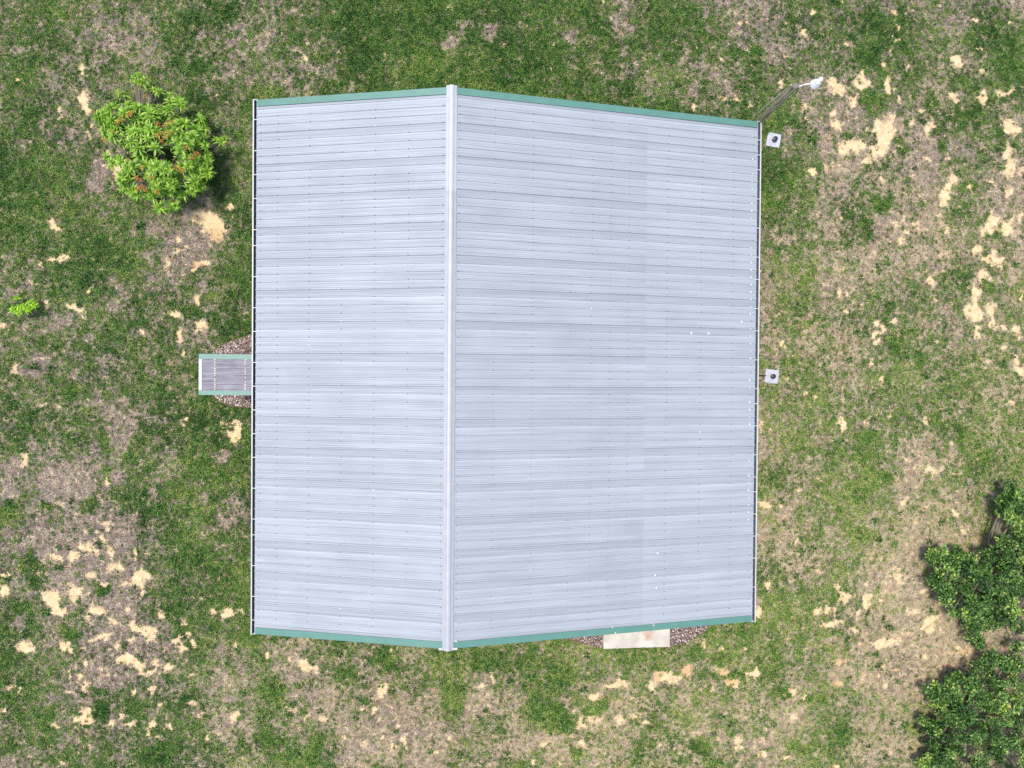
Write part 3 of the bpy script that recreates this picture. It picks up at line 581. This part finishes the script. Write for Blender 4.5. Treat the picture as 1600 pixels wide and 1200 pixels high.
# ------------------------------------------------------------------ slab, gravel beds
def poly_prism(pts, z0, z1):
    n = len(pts); return MB().add([(p.x, p.y, z0) for p in pts] + [(p.x, p.y, z1) for p in pts], [tuple(range(n))[::-1], tuple(range(n, 2*n))] + [(k, (k+1) % n, n+(k+1) % n, n+k) for k in range(n)])
s0, s1 = at(942.5, 1013), at(1046, 1010)
sl = [Vector((s0.x, -WY-.03, 0)), s0, s1, Vector((s1.x+.02, -WY-.03, 0))]
def ccw(P):
    A = sum(P[i].x*P[(i+1) % len(P)].y - P[(i+1) % len(P)].x*P[i].y for i in range(len(P))); return P if A > 0 else P[::-1]
sl = ccw(sl)
o = poly_prism(sl, -.08, .055).build('concrete_slab', M['concrete']); tag(o, 'pale concrete door slab with a rust stain below the lower gable', kind='structure')
bv = o.modifiers.new('bevel', 'BEVEL'); bv.width = .012; bv.segments = 2
BEDL = [at(330, 556), at(345, 541), at(366, 532), at(400, 522), Vector((WXL-.03, at(400, 522).y, 0)), Vector((WXL-.03, at(398, 636).y, 0)), at(398, 636), at(366, 634), at(345, 627), at(331, 613)]
BEDA = [at(876, 994), s0 + Vector((-.02, .02, 0)), Vector((s0.x-.02, -WY-.03, 0)), Vector((at(868, 990).x, -WY-.03, 0))]
BEDB = [s1 + Vector((.02, .02, 0)), at(1072, 1003), at(1104, 983), Vector((at(1108, 980).x, -WY-.03, 0)), Vector((s1.x+.04, -WY-.03, 0))]
def inside(P, x, y):
    c = np.zeros(np.shape(x), bool); n = len(P); j = n-1
    for i in range(n):
        xi, yi, xj, yj = P[i].x, P[i].y, P[j].x, P[j].y
        c ^= ((yi > y) != (yj > y)) & (x < (xj-xi)*(y-yi)/((yj-yi) or 1e-9)+xi); j = i
    return c
ico_me = None
bm = bmesh.new(); bmesh.ops.create_icosphere(bm, subdivisions=1, radius=1)
IV = np.array([v.co[:] for v in bm.verts]); IF = np.array([[v.index for v in f.verts] for f in bm.faces]); bm.free()
def gravel(P, label, cnt):
    P = ccw(P); xs = [p.x for p in P]; ysv = [p.y for p in P]
    base = poly_prism(P, -.05, .018).build('gravel_bed', M['bed_soil']); 
    x = rng.uniform(min(xs), max(xs), cnt*3); y = rng.uniform(min(ysv), max(ysv), cnt*3); k = inside(P, x, y); x, y = x[k][:cnt], y[k][:cnt]; n = len(x)
    r = rng.uniform(.014, .034, n); sc = np.stack([r*rng.uniform(.8, 1.4, n), r*rng.uniform(.7, 1.1, n), r*rng.uniform(.5, .8, n)], 1)
    a = rng.uniform(0, 6.28, n); jit = 1 + rng.uniform(-.18, .18, (n, 12))
    V = IV[None]*jit[..., None]*sc[:, None]; ca, sa = np.cos(a)[:, None], np.sin(a)[:, None]
    V = np.stack([V[..., 0]*ca - V[..., 1]*sa, V[..., 0]*sa + V[..., 1]*ca, V[..., 2]], -1) + np.stack([x, y, .022 + rng.uniform(0, .03, n)], 1)[:, None]
    Fc = (IF[None] + (np.arange(n)*12)[:, None, None]).reshape(-1, 3)
    me = np_mesh('pebbles', V.reshape(-1, 3), Fc); fattr(me, 'tint', np.repeat(np.clip(rng.normal(.5, .27, n), 0, 1), 12))
    g = obj('pebbles', me, M['pebble'], base); tag(g, kind='stuff'); tag(base, label, kind='structure')
    for i in range(len(P)):                                  # thin edging around the open sides
        a_, b_ = P[i], P[(i+1) % len(P)]
        if (a_.x > WXL-.1 and b_.x > WXL-.1 and a_.x < WXL) or (a_.y > -WY-.1 and b_.y > -WY-.1) and a_.x > 0: continue
        if (a_ - s0).length < .2 and abs(b_.x - s0.x) < .1 or (b_ - s1).length < .2 and abs(a_.x - s1.x) < .1: continue
        d = (b_-a_); nn = Vector((d.y, -d.x, 0)).normalized()*.03
        poly_prism([a_, a_+nn, b_+nn, b_], -.04, .05).build('edging', M['rust_brown'], base)
gravel(BEDL, 'pinkish gravel bed under and beside the small awning', 6500)
gravel(BEDA, 'pinkish gravel wedge on the ridge side of the concrete slab', 2200)
gravel(BEDB, 'pinkish gravel wedge on the gutter side of the concrete slab', 2200)

# ------------------------------------------------------------------ pavers with black pipe, light pole
def pipe_pad(px, py, rz, label, pyramid, conduit):
    c = at(px, py); t = empty('pipe_pad', (c.x, c.y, 0)); t.rotation_euler.z = rz
    tag(t, label, 'pipe pad', 'square pads with a black pipe along the right wall')
    h = .235
    b = MB(); b.add([(-h,-h,-.05),(h,-h,-.05),(h,h,-.05),(-h,h,-.05),(-h,-h,.05),(h,-h,.05),(h,h,.05),(-h,h,.05),(0,0,.05+pyramid)],
                    [(0,1,5,4),(1,2,6,5),(2,3,7,6),(3,0,4,7),(4,5,8),(5,6,8),(6,7,8),(7,4,8)])
    o = b.build('paver', M['paver'], t); bv = o.modifiers.new('bevel', 'BEVEL'); bv.width = .008; bv.segments = 2
    MB().lathe([(.06, .04), (.06, .16), (.082, .165), (.086, .20), (.078, .222), (.05, .23)], 20).build('pipe', M['black_plastic'], t, smooth=False)
    MB().lathe([(.03, .2305), (.028, .238), (.012, .242)], 10).build('cap_knob', M['black_plastic'], t)
    if conduit:
        inv = Matrix.Rotation(-rz, 4, 'Z'); p1 = inv @ Vector((WXR+.03-c.x, 0.02, .05)); p2 = inv @ Vector((-.2, 0.02, .05))
        MB().tube([p1, p2], .022, 8).build('conduit', M['black_plastic'], t)
pipe_pad(1208, 219.5, -.17, 'square lavender-grey pad with black pipe near the upper right roof corner', .004, False)
pipe_pad(1205, 588, -.12, 'square pale pad with black pipe midway along the right wall, dark conduit beside', .05, True)

PZ = 5.2; ptop = at(1243, 134, PZ); pbase = at(1150, 224, 0)
pt = empty('light_pole', (pbase.x, pbase.y, 0)); tag(pt, 'weathered wooden light pole with white round lamp beyond the upper right roof corner', 'light pole')
off = Vector((ptop.x-pbase.x, ptop.y-pbase.y, PZ))
pts = [off*t for t in (-.06, 0, .25, .5, .75, 1.0)]
MB().tube(pts, [.125, .122, .112, .103, .095, .088], 14).build('pole', M['pole_wood'], pt)
MB().tube([off + Vector((0, 0, .002)), off + Vector((0, 0, .03))], [.088, .06], 14).build('pole_cap', M['deck'], pt)
nrm = Vector((-off.y, off.x, 0)).normalized(); side = Vector((-.55, .83, 0)).normalized() if True else nrm
cp = [off*t + side*(.105 + .10*math.sin(math.pi*min(1, max(0, (t-.1)/.85)))**2) for t in (.02, .15, .3, .45, .6, .75, .9, .97)]
MB().tube(cp, .022, 6).build('cable', M['cable'], pt)
la = at(1268, 130.5, PZ+.10); la = Vector((la.x-pbase.x, la.y-pbase.y, PZ+.10)); ldir = Vector((la.x-off.x, la.y-off.y, 0)).normalized()
arm = MB().tube([off + Vector((0, 0, -.12)) + ldir*.07, off + Vector((0, 0, -.02)) + ldir*.18, off + (la-off)*.55 + Vector((0, 0, .0)), la], [.02, .02, .018, .018], 10).build('arm', M['lamp_white'], pt)
MB().box((-.05, -.05, -.20), (.05, .05, -.05)).build('arm_bracket', M['steel'], arm, off + ldir*.09)
lh = la + ldir*.12
head = MB().lathe([(.125, -.10), (.135, -.06), (.122, -.02), (.10, .04), (.08, .07), (.075, .11), (.05, .13)], 24).build('lamp_head', M['lamp_white'], pt, lh, smooth=False)
MB().lathe([(.08, -.16), (.10, -.12), (.115, -.101)], 20).build('lens', M['paver'], head)
MB().lathe([(.058, 0), (.06, .05), (.045, .075)], 16).build('photocell', M['lamp_white'], head, ldir*.13 + Vector((-.02, .085, .01)))
MB().tube([ldir*.03, ldir*.15 + Vector((-.02, .09, .02))], .03, 8).build('photocell_neck', M['lamp_white'], head)

# ------------------------------------------------------------------ foliage
def leaf_np(P, D, N, Lg, Wd, fold=.18):
    """kite leaves: base P, direction D, normal N -> V, F (2 quads split along the midrib: 4 tris as 2 quads)"""
    n = len(P); Sd = np.cross(D, N); Sd /= np.linalg.norm(Sd, axis=1, keepdims=True)+1e-9
    Lg = Lg[:, None]; Wd = Wd[:, None]
    tip = P + D*Lg - N*Lg*.12; mid = P + D*Lg*.5 + N*Wd*fold*0; l = mid + Sd*Wd*.5 + N*Wd*fold; r = mid - Sd*Wd*.5 + N*Wd*fold
    V = np.stack([P, l, tip, r], 1).reshape(-1, 3); k = np.arange(n)[:, None]*4
    return V, np.concatenate([k + np.array([[0, 2, 1]]), k + np.array([[0, 3, 2]])], 1).reshape(-1, 3)
def unit(v): return v/(np.linalg.norm(v, axis=1, keepdims=True)+1e-9)
def rosette_mesh(name, seed, mat, n=13, L0=.20, w=.045):
    r = np.random.default_rng(seed); a = np.arange(n)*2.4 + r.uniform(-.2, .2, n); el = np.linspace(-.35, 1.05, n) + r.uniform(-.12, .12, n)
    D = np.stack([np.cos(a)*np.cos(el), np.sin(a)*np.cos(el), np.sin(el)], 1); N = unit(np.stack([-np.cos(a)*np.sin(el), -np.sin(a)*np.sin(el), np.cos(el)], 1))
    L_ = L0*(1-.35*np.linspace(0, 1, n))*r.uniform(.8, 1.15, n)
    V = []; Fc = []; T = []                                   # each leaf: 3 stations, folded on the midrib and drooping
    for i in range(n):
        S3 = np.cross(D[i], N[i]); b = len(V)
        for t, ww, dr in ((.05, .08, 0), (.4, 1, .02), (.72, .8, .10), (1, .04, .24)):
            c = D[i]*L_[i]*t - np.array([0, 0, 1])*L_[i]*dr
            V += [c + S3*w*.5*ww + N[i]*w*.14*ww, c, c - S3*w*.5*ww + N[i]*w*.14*ww]
        for s in range(3):
            q = b+3*s; Fc += [(q, q+1, q+4, q+3), (q+1, q+2, q+5, q+4)]
        T += [np.clip(r.normal(.5, .25), 0, 1)]*12
    me = np_mesh(name, np.array(V), np.array(Fc)); fattr(me, 'tint', T); me.materials.append(mat); return me
def in_blobs(B):
    w = np.array([(b[2]*b[3])**(1.0 if len(b) == 4 else .62) for b in B]); k = rng.choice(len(B), p=w/w.sum()); b = B[k]
    a = rng.uniform(0, 6.283); r = math.sqrt(rng.uniform(0, 1))*(1.0 if len(b) == 4 or rng.random() < .75 else rng.uniform(1.0, 1.3)); return b[0] + b[2]*r*math.cos(a), b[1] + b[3]*r*math.sin(a), r, b
# flowering-flush tree, upper left
TB = [(222, 225, 62, 58), (200, 187, 46, 26), (255, 168, 30, 28), (300, 248, 34, 34), (228, 282, 44, 30), (275, 285, 42, 28), (262, 315, 16, 16), (285, 200, 26, 22), (165, 190, 18, 22)]
tb = at(262, 258); tree = empty('young_fruit_tree', (tb.x, tb.y, 0)); tag(tree, 'bright green young tree with orange new leaves beside bare sand, left of the roof', 'tree')
fork = Vector((-.05, .05, .6))
MB().tube([(0, 0, -.05), (0, .01, .35), fork], [.085, .07, .055], 10).build('trunk', M['bark'], tree)
GRM = [rosette_mesh('leaf_rosette', 100+i, M['mango_leaf'], 24, .25, .048) for i in range(5)]
LIM = [rosette_mesh('leaf_rosette_lime', 140+i, M['mango_lime'], 12, .20, .042) for i in range(2)]
COP = [rosette_mesh('leaf_rosette_copper', 150+i, M['mango_copper'], 9, .15, .036) for i in range(2)]
cr = MB(); spots = []
for i in range(232):
    x, y, r, b = in_blobs(TB)
    if math.hypot((x-262)/14, (y-240)/10) < 1 and rng.random() < .8: continue
    dome = math.sqrt(max(0, 1 - ((x-240)/105)**2*.8 - ((y-228)/110)**2*.8))
    spots.append((x, y, .55 + 1.35*dome*rng.uniform(.45, 1.08), 'g'))
for x, y in ((208, 122), (217, 116), (226, 124), (218, 134), (211, 130), (224, 138), (217, 142), (240, 140), (248, 143), (213, 117), (220, 121), (216, 128), (212, 124), (222, 129), (186, 145), (192, 148), (312, 185), (310, 203), (318, 200), (338, 218), (346, 222), (352, 216), (190, 296), (200, 290), (262, 330), (268, 324)):
    spots.append((x, y, .9 + rng.uniform(-.15, .2), 'l' if y < 150 or y > 285 or x > 330 else 'g'))
for x, y in ((222, 262), (176, 206), (268, 190), (290, 230), (246, 300), (200, 250), (226, 150), (186, 187), (200, 180), (205, 176), (182, 192), (190, 183), (247, 193), (258, 195), (252, 208), (258, 213), (253, 220), (245, 212), (264, 206), (305, 242), (300, 247), (308, 240), (213, 277), (220, 282), (215, 295), (228, 297), (222, 292), (145, 174), (163, 218), (235, 277), (283, 266), (275, 262)):
    dome = math.sqrt(max(0, 1 - ((x-240)/105)**2*.8 - ((y-228)/110)**2*.8)); spots.append((x, y, .7 + 1.4*dome, 'c'))
crown = None; tips = []
for x, y, z, k in spots: tips.append(at(x, y, z) - Vector((tb.x, tb.y, 0)))
hubs = []
for i in range(11):
    a = i*2.4; e = Vector((math.cos(a)*(.35+.08*i % .6), math.sin(a)*(.35+.07*i % .55), 1.0 + .07*(i % 5))) + fork*.3
    hubs.append(e); cr.tube([fork, fork.lerp(e, .5) + Vector((0, 0, .08)), e], [.045, .035, .024], 6, False)
for t_ in tips:
    h = min(hubs, key=lambda q: (q-t_).length); cr.tube([h, h.lerp(t_, .5) + Vector((0, 0, .05)), t_], [.018, .013, .008], 4, False)
crown = cr.build('crown', M['bark'], tree)
for (x, y, z, k), t_ in zip(spots, tips):
    me_ = random.choice({'g': GRM, 'l': LIM, 'c': COP}[k])
    o = obj('leaf_rosette', me_, None, crown, t_); out = Vector((t_.x*.35, t_.y*.35, 1)).normalized()
    o.rotation_mode = 'QUATERNION'; o.rotation_quaternion = out.to_track_quat('Z', 'Y') @ Quaternion((0, 0, 1), random.uniform(0, 6.28))
    s = random.uniform(.8, 1.25)*(.75 if k == 'c' else 1.08); o.scale = (s, s, s)
# sapling at the left edge
sb_ = at(40, 480); sap = empty('sapling', (sb_.x, sb_.y, 0)); tag(sap, 'small lime green sapling with a grey stick at the left edge of the lawn', 'sapling')
st = MB(); st.tube([(0, 0, -.03), (.02, .02, .3), (0, .02, .62)], [.016, .013, .008], 6)
SAP = [rosette_mesh('sapling_rosette', 160+i, M['sapling_leaf'], 10, .15, .055) for i in range(2)]
ctr = []
for x, y in ((27, 487), (33, 484), (40, 482), (47, 478), (53, 477), (36, 477), (30, 480), (45, 484), (25, 466), (50, 470), (38, 488), (29, 490), (20, 484), (44, 474)):
    t_ = at(x, y, rng.uniform(.35, .75)) - Vector((sb_.x, sb_.y, 0)); st.tube([(.01, .02, .32), t_], [.008, .005], 5, False); ctr.append(t_)
stem = st.build('stem', M['bark'], sap)
for t_ in ctr:
    o = obj('leaf_rosette', random.choice(SAP), None, sap, t_); o.rotation_euler = (random.uniform(-.3, .3), random.uniform(-.3, .3), random.uniform(0, 6.28)); s = random.uniform(.8, 1.2); o.scale = (s, s, s)
a_, b_ = at(9, 472, .25) - Vector((sb_.x, sb_.y, 0)), at(27, 470, .42) - Vector((sb_.x, sb_.y, 0))
MB().tube([(-.03, .0, .3), b_, a_], [.014, .013, .01], 6).build('bare_stick', M['bark'], sap)

# broadleaf trees at the right edge: limbs, twigs and leaf-sized faces in clumps
def oak(base_px, blobs, nclump, label, top, lime, name='oak_tree'):
    b0 = at(*base_px); t = empty(name, (b0.x, b0.y, 0)); tag(t, label, 'tree', 'broadleaf trees at the right edge')
    fk = Vector((0, 0, top*.25)); tr = MB().tube([(0, 0, -.1), (.03, .02, top*.16), fk], [.17, .14, .11], 10).build('trunk', M['bark'], t)
    cl = []; lb = MB()
    for i in range(nclump):
        x, y, r, b = in_blobs(blobs); z = (b[4] + b[5]*math.sqrt(max(0, 1-min(r, 1)**2))*rng.uniform(.45, 1.0))*.42
        cl.append(at(x, y, z) - Vector((b0.x, b0.y, 0)))
    hub = []
    for b in blobs:
        c = at(b[0], b[1], (b[4] + b[5]*.0)*.34) - Vector((b0.x, b0.y, 0)); hub.append(c)
        m1 = fk.lerp(c, .5) + Vector((random.uniform(-.15, .15), random.uniform(-.15, .15), -.08)); lb.tube([fk, m1, c], [.05, .038, .024], 7, False)
    P = []; N = []; D = []; Lg = []; T = []
    for c in cl:
        h = min(hub, key=lambda q: (q-c).length); m1 = h.lerp(c, .5) + Vector((0, 0, -.05)); lb.tube([h, m1, c], [.022, .015, .007], 4, False)
        n = int(rng.integers(35, 95)); R_ = rng.uniform(.07, .17)
        u = unit(rng.normal(size=(n, 3))); p_ = np.array(c) + u*R_*rng.uniform(.25, 1, (n, 1))*np.array([1.15, 1.15, .7])
        P.append(p_); d = unit(u + rng.normal(size=(n, 3))*.5); d[:, 2] *= .5; D.append(unit(d))
        nn = unit(np.array([0, 0, 1.0]) + rng.normal(size=(n, 3))*.5); N.append(nn); Lg.append(rng.uniform(.06, .115, n))
        q = at; cw = Vector((c.x+b0.x, c.y+b0.y, 0))
        bonus = .28 if any((at(lx, ly, c.z) - Vector((cw.x, cw.y, c.z))).length < .3 for lx, ly in lime) else 0
        T.append(np.clip(rng.normal(  .40 + rng.normal()*.18 + bonus, .24, n), 0, 1))
    P, D, N, Lg, T = map(np.concatenate, (P, D, N, Lg, T)); N = unit(N - D*(N*D).sum(1, keepdims=True))
    V, Fc = leaf_np(P, D, N, Lg, Lg*.55); me = np_mesh('foliage', V, Fc); fattr(me, 'tint', np.repeat(T, 4))
    crown = lb.build('crown', M['bark'], t); o = obj('foliage', me, M['oak_leaf'], crown); tag(o, kind='stuff')
oak((1525, 890), [(1492, 895, 34, 30, 1.4, .9), (1500, 935, 28, 26, 1.2, .9), (1472, 868, 20, 12, 1.4, .5), (1528, 893, 24, 20, 2.0, .8), (1555, 905, 48, 45, 1.8, 1.4), (1592, 800, 24, 30, 1.8, 1.2), (1585, 860, 30, 34, 1.9, 1.4), (1525, 985, 14, 24, 1.2, .6), (1590, 950, 34, 44, 1.8, 1.2), (1640, 880, 40, 70, 2.0, 1.6), (1530, 950, 24, 20, 1.4, .8), (1585, 775, 12, 16, 1.7, .5), (1458, 872, 11, 8, 1.3, .4), (1462, 905, 12, 10, 1.3, .5), (1478, 930, 12, 10, 1.2, .5), (1510, 868, 16, 12, 1.5, .6), (1545, 860, 14, 12, 1.6, .6), (1565, 792, 10, 12, 1.6, .4), (1575, 762, 12, 9, 1.6, .4), (1528, 1006, 9, 11, 1.0, .4), (1560, 970, 14, 12, 1.5, .6), (1592, 1006, 16, 16, 1.5, .6)],
    430, 'dark green bushy tree cut by the right edge above the tan wheel track', 1.8, [(1585, 950), (1580, 810)])
oak((1500, 1110), [(1480, 1095, 24, 24, 1.2, .8), (1530, 1075, 40, 28, 1.5, 1.0), (1580, 1090, 36, 34, 1.7, 1.2), (1500, 1118, 24, 20, 1.9, .9), (1500, 1140, 40, 30, 1.4, 1.1), (1560, 1150, 44, 36, 1.7, 1.3), (1545, 1035, 10, 14, 1.3, .5), (1590, 1045, 22, 16, 1.4, .7), (1466, 1178, 22, 20, 1.0, .7), (1510, 1190, 50, 26, 1.5, 1.1), (1590, 1200, 40, 40, 1.8, 1.3), (1640, 1130, 40, 70, 1.9, 1.5), (1455, 1076, 11, 10, 1.1, .4), (1490, 1060, 12, 10, 1.3, .5), (1446, 1132, 12, 12, 1.0, .4), (1548, 1026, 8, 11, 1.3, .4), (1574, 1034, 10, 9, 1.4, .4), (1447, 1192, 13, 9, .9, .4), (1466, 1142, 12, 12, 1.1, .5)],
    400, 'dark green bushy tree in the lower right corner with lime leaf patches', 1.7, [(1578, 1092), (1470, 1105), (1560, 1110), (1445, 1185)])

# ------------------------------------------------------------------ grass (instanced tufts)
def tuft(name, seed, n, mat, rad, hgt, wid):
    r = np.random.default_rng(seed); b = MB()
    for i in range(n):
        a = r.uniform(0, 6.283); L_ = rad*r.uniform(.55, 1.1); h = hgt*r.uniform(.5, 1.1); u = Vector((math.cos(a), math.sin(a), 0)); s = Vector((-u.y, u.x, 0))*wid*.5
        o = u*rad*r.uniform(0, .25); m1 = o + u*L_*.5 + Vector((0, 0, h)); e = o + u*L_ + Vector((0, 0, h*r.uniform(.3, .9)))
        b.add([o-s, o+s, m1+s*.9, m1-s*.9, e], [(0, 1, 2, 3), (3, 2, 4)])
    me = b.mesh(name); me.materials.append(mat); fattr(me, 'blade', np.repeat(r.random(n), 5)); return bpy.data.objects.new(name, me)
x0, x1, y0, y1 = -19.2, 20.2, -14.6, 14.2
def scatter(name, label, cat, dens, prob, tufts, tint, smin, smax):
    n = int((x1-x0)*(y1-y0)*dens); x = rng.uniform(x0, x1, n); y = rng.uniform(y0, y1, n)
    k = ~((x > WXL+.1) & (x < WXR-.1) & (np.abs(y) < WY-.1))
    # skip ground the roof hides from any nearby viewpoint
    k &= ~((x > WXL-.1) & (x < WXR+.1) & (np.abs(y) < WY+.05))
    for P in (BEDL, BEDA, BEDB, sl): k &= ~inside(P, x, y)
    x, y = x[k], y[k]; g, s, c = field(x, y); k = rng.random(len(x)) < prob(g, s, x, y); x, y, g, s = x[k], y[k], g[k], s[k]; n = len(x)
    z = .012*nB.fbm(x, y, .8, 3) + .008*nC.fbm(x, y, .2, 2) - .02*np.clip(s*2, 0, 1)
    for j, tf in enumerate(tufts):
        q = slice(j, n, len(tufts)); me = bpy.data.meshes.new(name); V = np.stack([x[q], y[q], z[q]-.004], 1); m_ = len(V)
        me.vertices.add(m_); me.vertices.foreach_set('co', V.astype(np.float32).ravel())
        fattr(me, 'tint', tint(g[q], x[q], y[q])); fattr(me, 'size', rng.uniform(smin, smax, m_)*np.clip(.65 + .5*g[q], .7, 1.25)); fattr(me, 'spin', rng.uniform(0, 6.283, m_))
        o = obj(name, me); tag(o, label[j], kind='stuff')
        ng = bpy.data.node_groups.new(name, 'GeometryNodeTree'); ng.interface.new_socket('Geometry', in_out='INPUT', socket_type='NodeSocketGeometry'); ng.interface.new_socket('Geometry', in_out='OUTPUT', socket_type='NodeSocketGeometry')
        N_ = ng.nodes; gi = N_.new('NodeGroupInput'); go = N_.new('NodeGroupOutput'); ip = N_.new('GeometryNodeInstanceOnPoints'); oi = N_.new('GeometryNodeObjectInfo'); oi.inputs['Object'].default_value = tf; oi.inputs['As Instance'].default_value = True
        sz = N_.new('GeometryNodeInputNamedAttribute'); sz.data_type = 'FLOAT'; sz.inputs[0].default_value = 'size'
        sp = N_.new('GeometryNodeInputNamedAttribute'); sp.data_type = 'FLOAT'; sp.inputs[0].default_value = 'spin'
        cx = N_.new('ShaderNodeCombineXYZ'); L2 = ng.links.new
        mp_ = N_.new('GeometryNodeMeshToPoints'); L2(gi.outputs[0], mp_.inputs[0])
        L2(mp_.outputs[0], ip.inputs['Points']); L2(oi.outputs['Geometry'], ip.inputs['Instance']); L2(sz.outputs[0], ip.inputs['Scale']); L2(sp.outputs[0], cx.inputs[2]); L2(cx.outputs[0], ip.inputs['Rotation']); L2(ip.outputs[0], go.inputs[0])
        md = o.modifiers.new('tufts', 'NODES'); md.node_group = ng
    print(name, n)
gt = [tuft('grass_tuft', 11, 11, M['grass_blade'], .075, .035, .012), tuft('grass_tuft', 12, 9, M['grass_blade'], .065, .05, .014)]
dt = [tuft('dead_tuft', 21, 9, M['dead_blade'], .08, .018, .009)]
sm = lambda v, a, b: np.clip((v-a)/(b-a), 0, 1)
def tint_g(g, x, y): return np.clip(.40 + .15*tan_zone(x, y) + .20*nA.fbm(x, y, 1.7, 2) + .12*nB.fbm(x, y, .35, 2) - .10*sm(g, .8, 1.2) + rng.normal(0, .17, len(x)), 0, 1)
def tint_d(g, x, y): return np.clip(.46 + .24*tan_zone(x, y) + .2*nB.fbm(x, y, 1.3, 2) + rng.normal(0, .24, len(x)), 0, 1)
scatter('grass', ['green lawn grass growing in patches around the building', 'taller green grass blades mixed through the lawn'], 'grass', 360,
        lambda g, s, x, y: (.05 + .95*sm(g, .14, .85)**1.15)*(1 - .96*sm(s, .0, .32)), gt, tint_g, .7, 1.3)
scatter('dead_grass', ['dry grey dead grass thatch between the green patches'], 'grass', 260,
        lambda g, s, x, y: (.10 + .9*(1 - sm(g, .35, .85)))*(1 - .94*sm(s, .05, .5)), dt, tint_d, .7, 1.4)

wt = [tuft('weed_tuft', 31, 16, M['grass_blade'], .13, .08, .024)]
scatter('weeds', ['broad-bladed dark green weeds standing out of the lawn'], 'weeds', 2.2,
        lambda g, s, x, y: .55*(1 - .6*sm(s, .2, .6))*(.35 + .65*sm(nC.fbm(x, y, 2.2, 2), -.1, .4)), wt, lambda g, x, y: np.clip(rng.normal(.2, .12, len(x)), 0, 1), .6, 1.5)
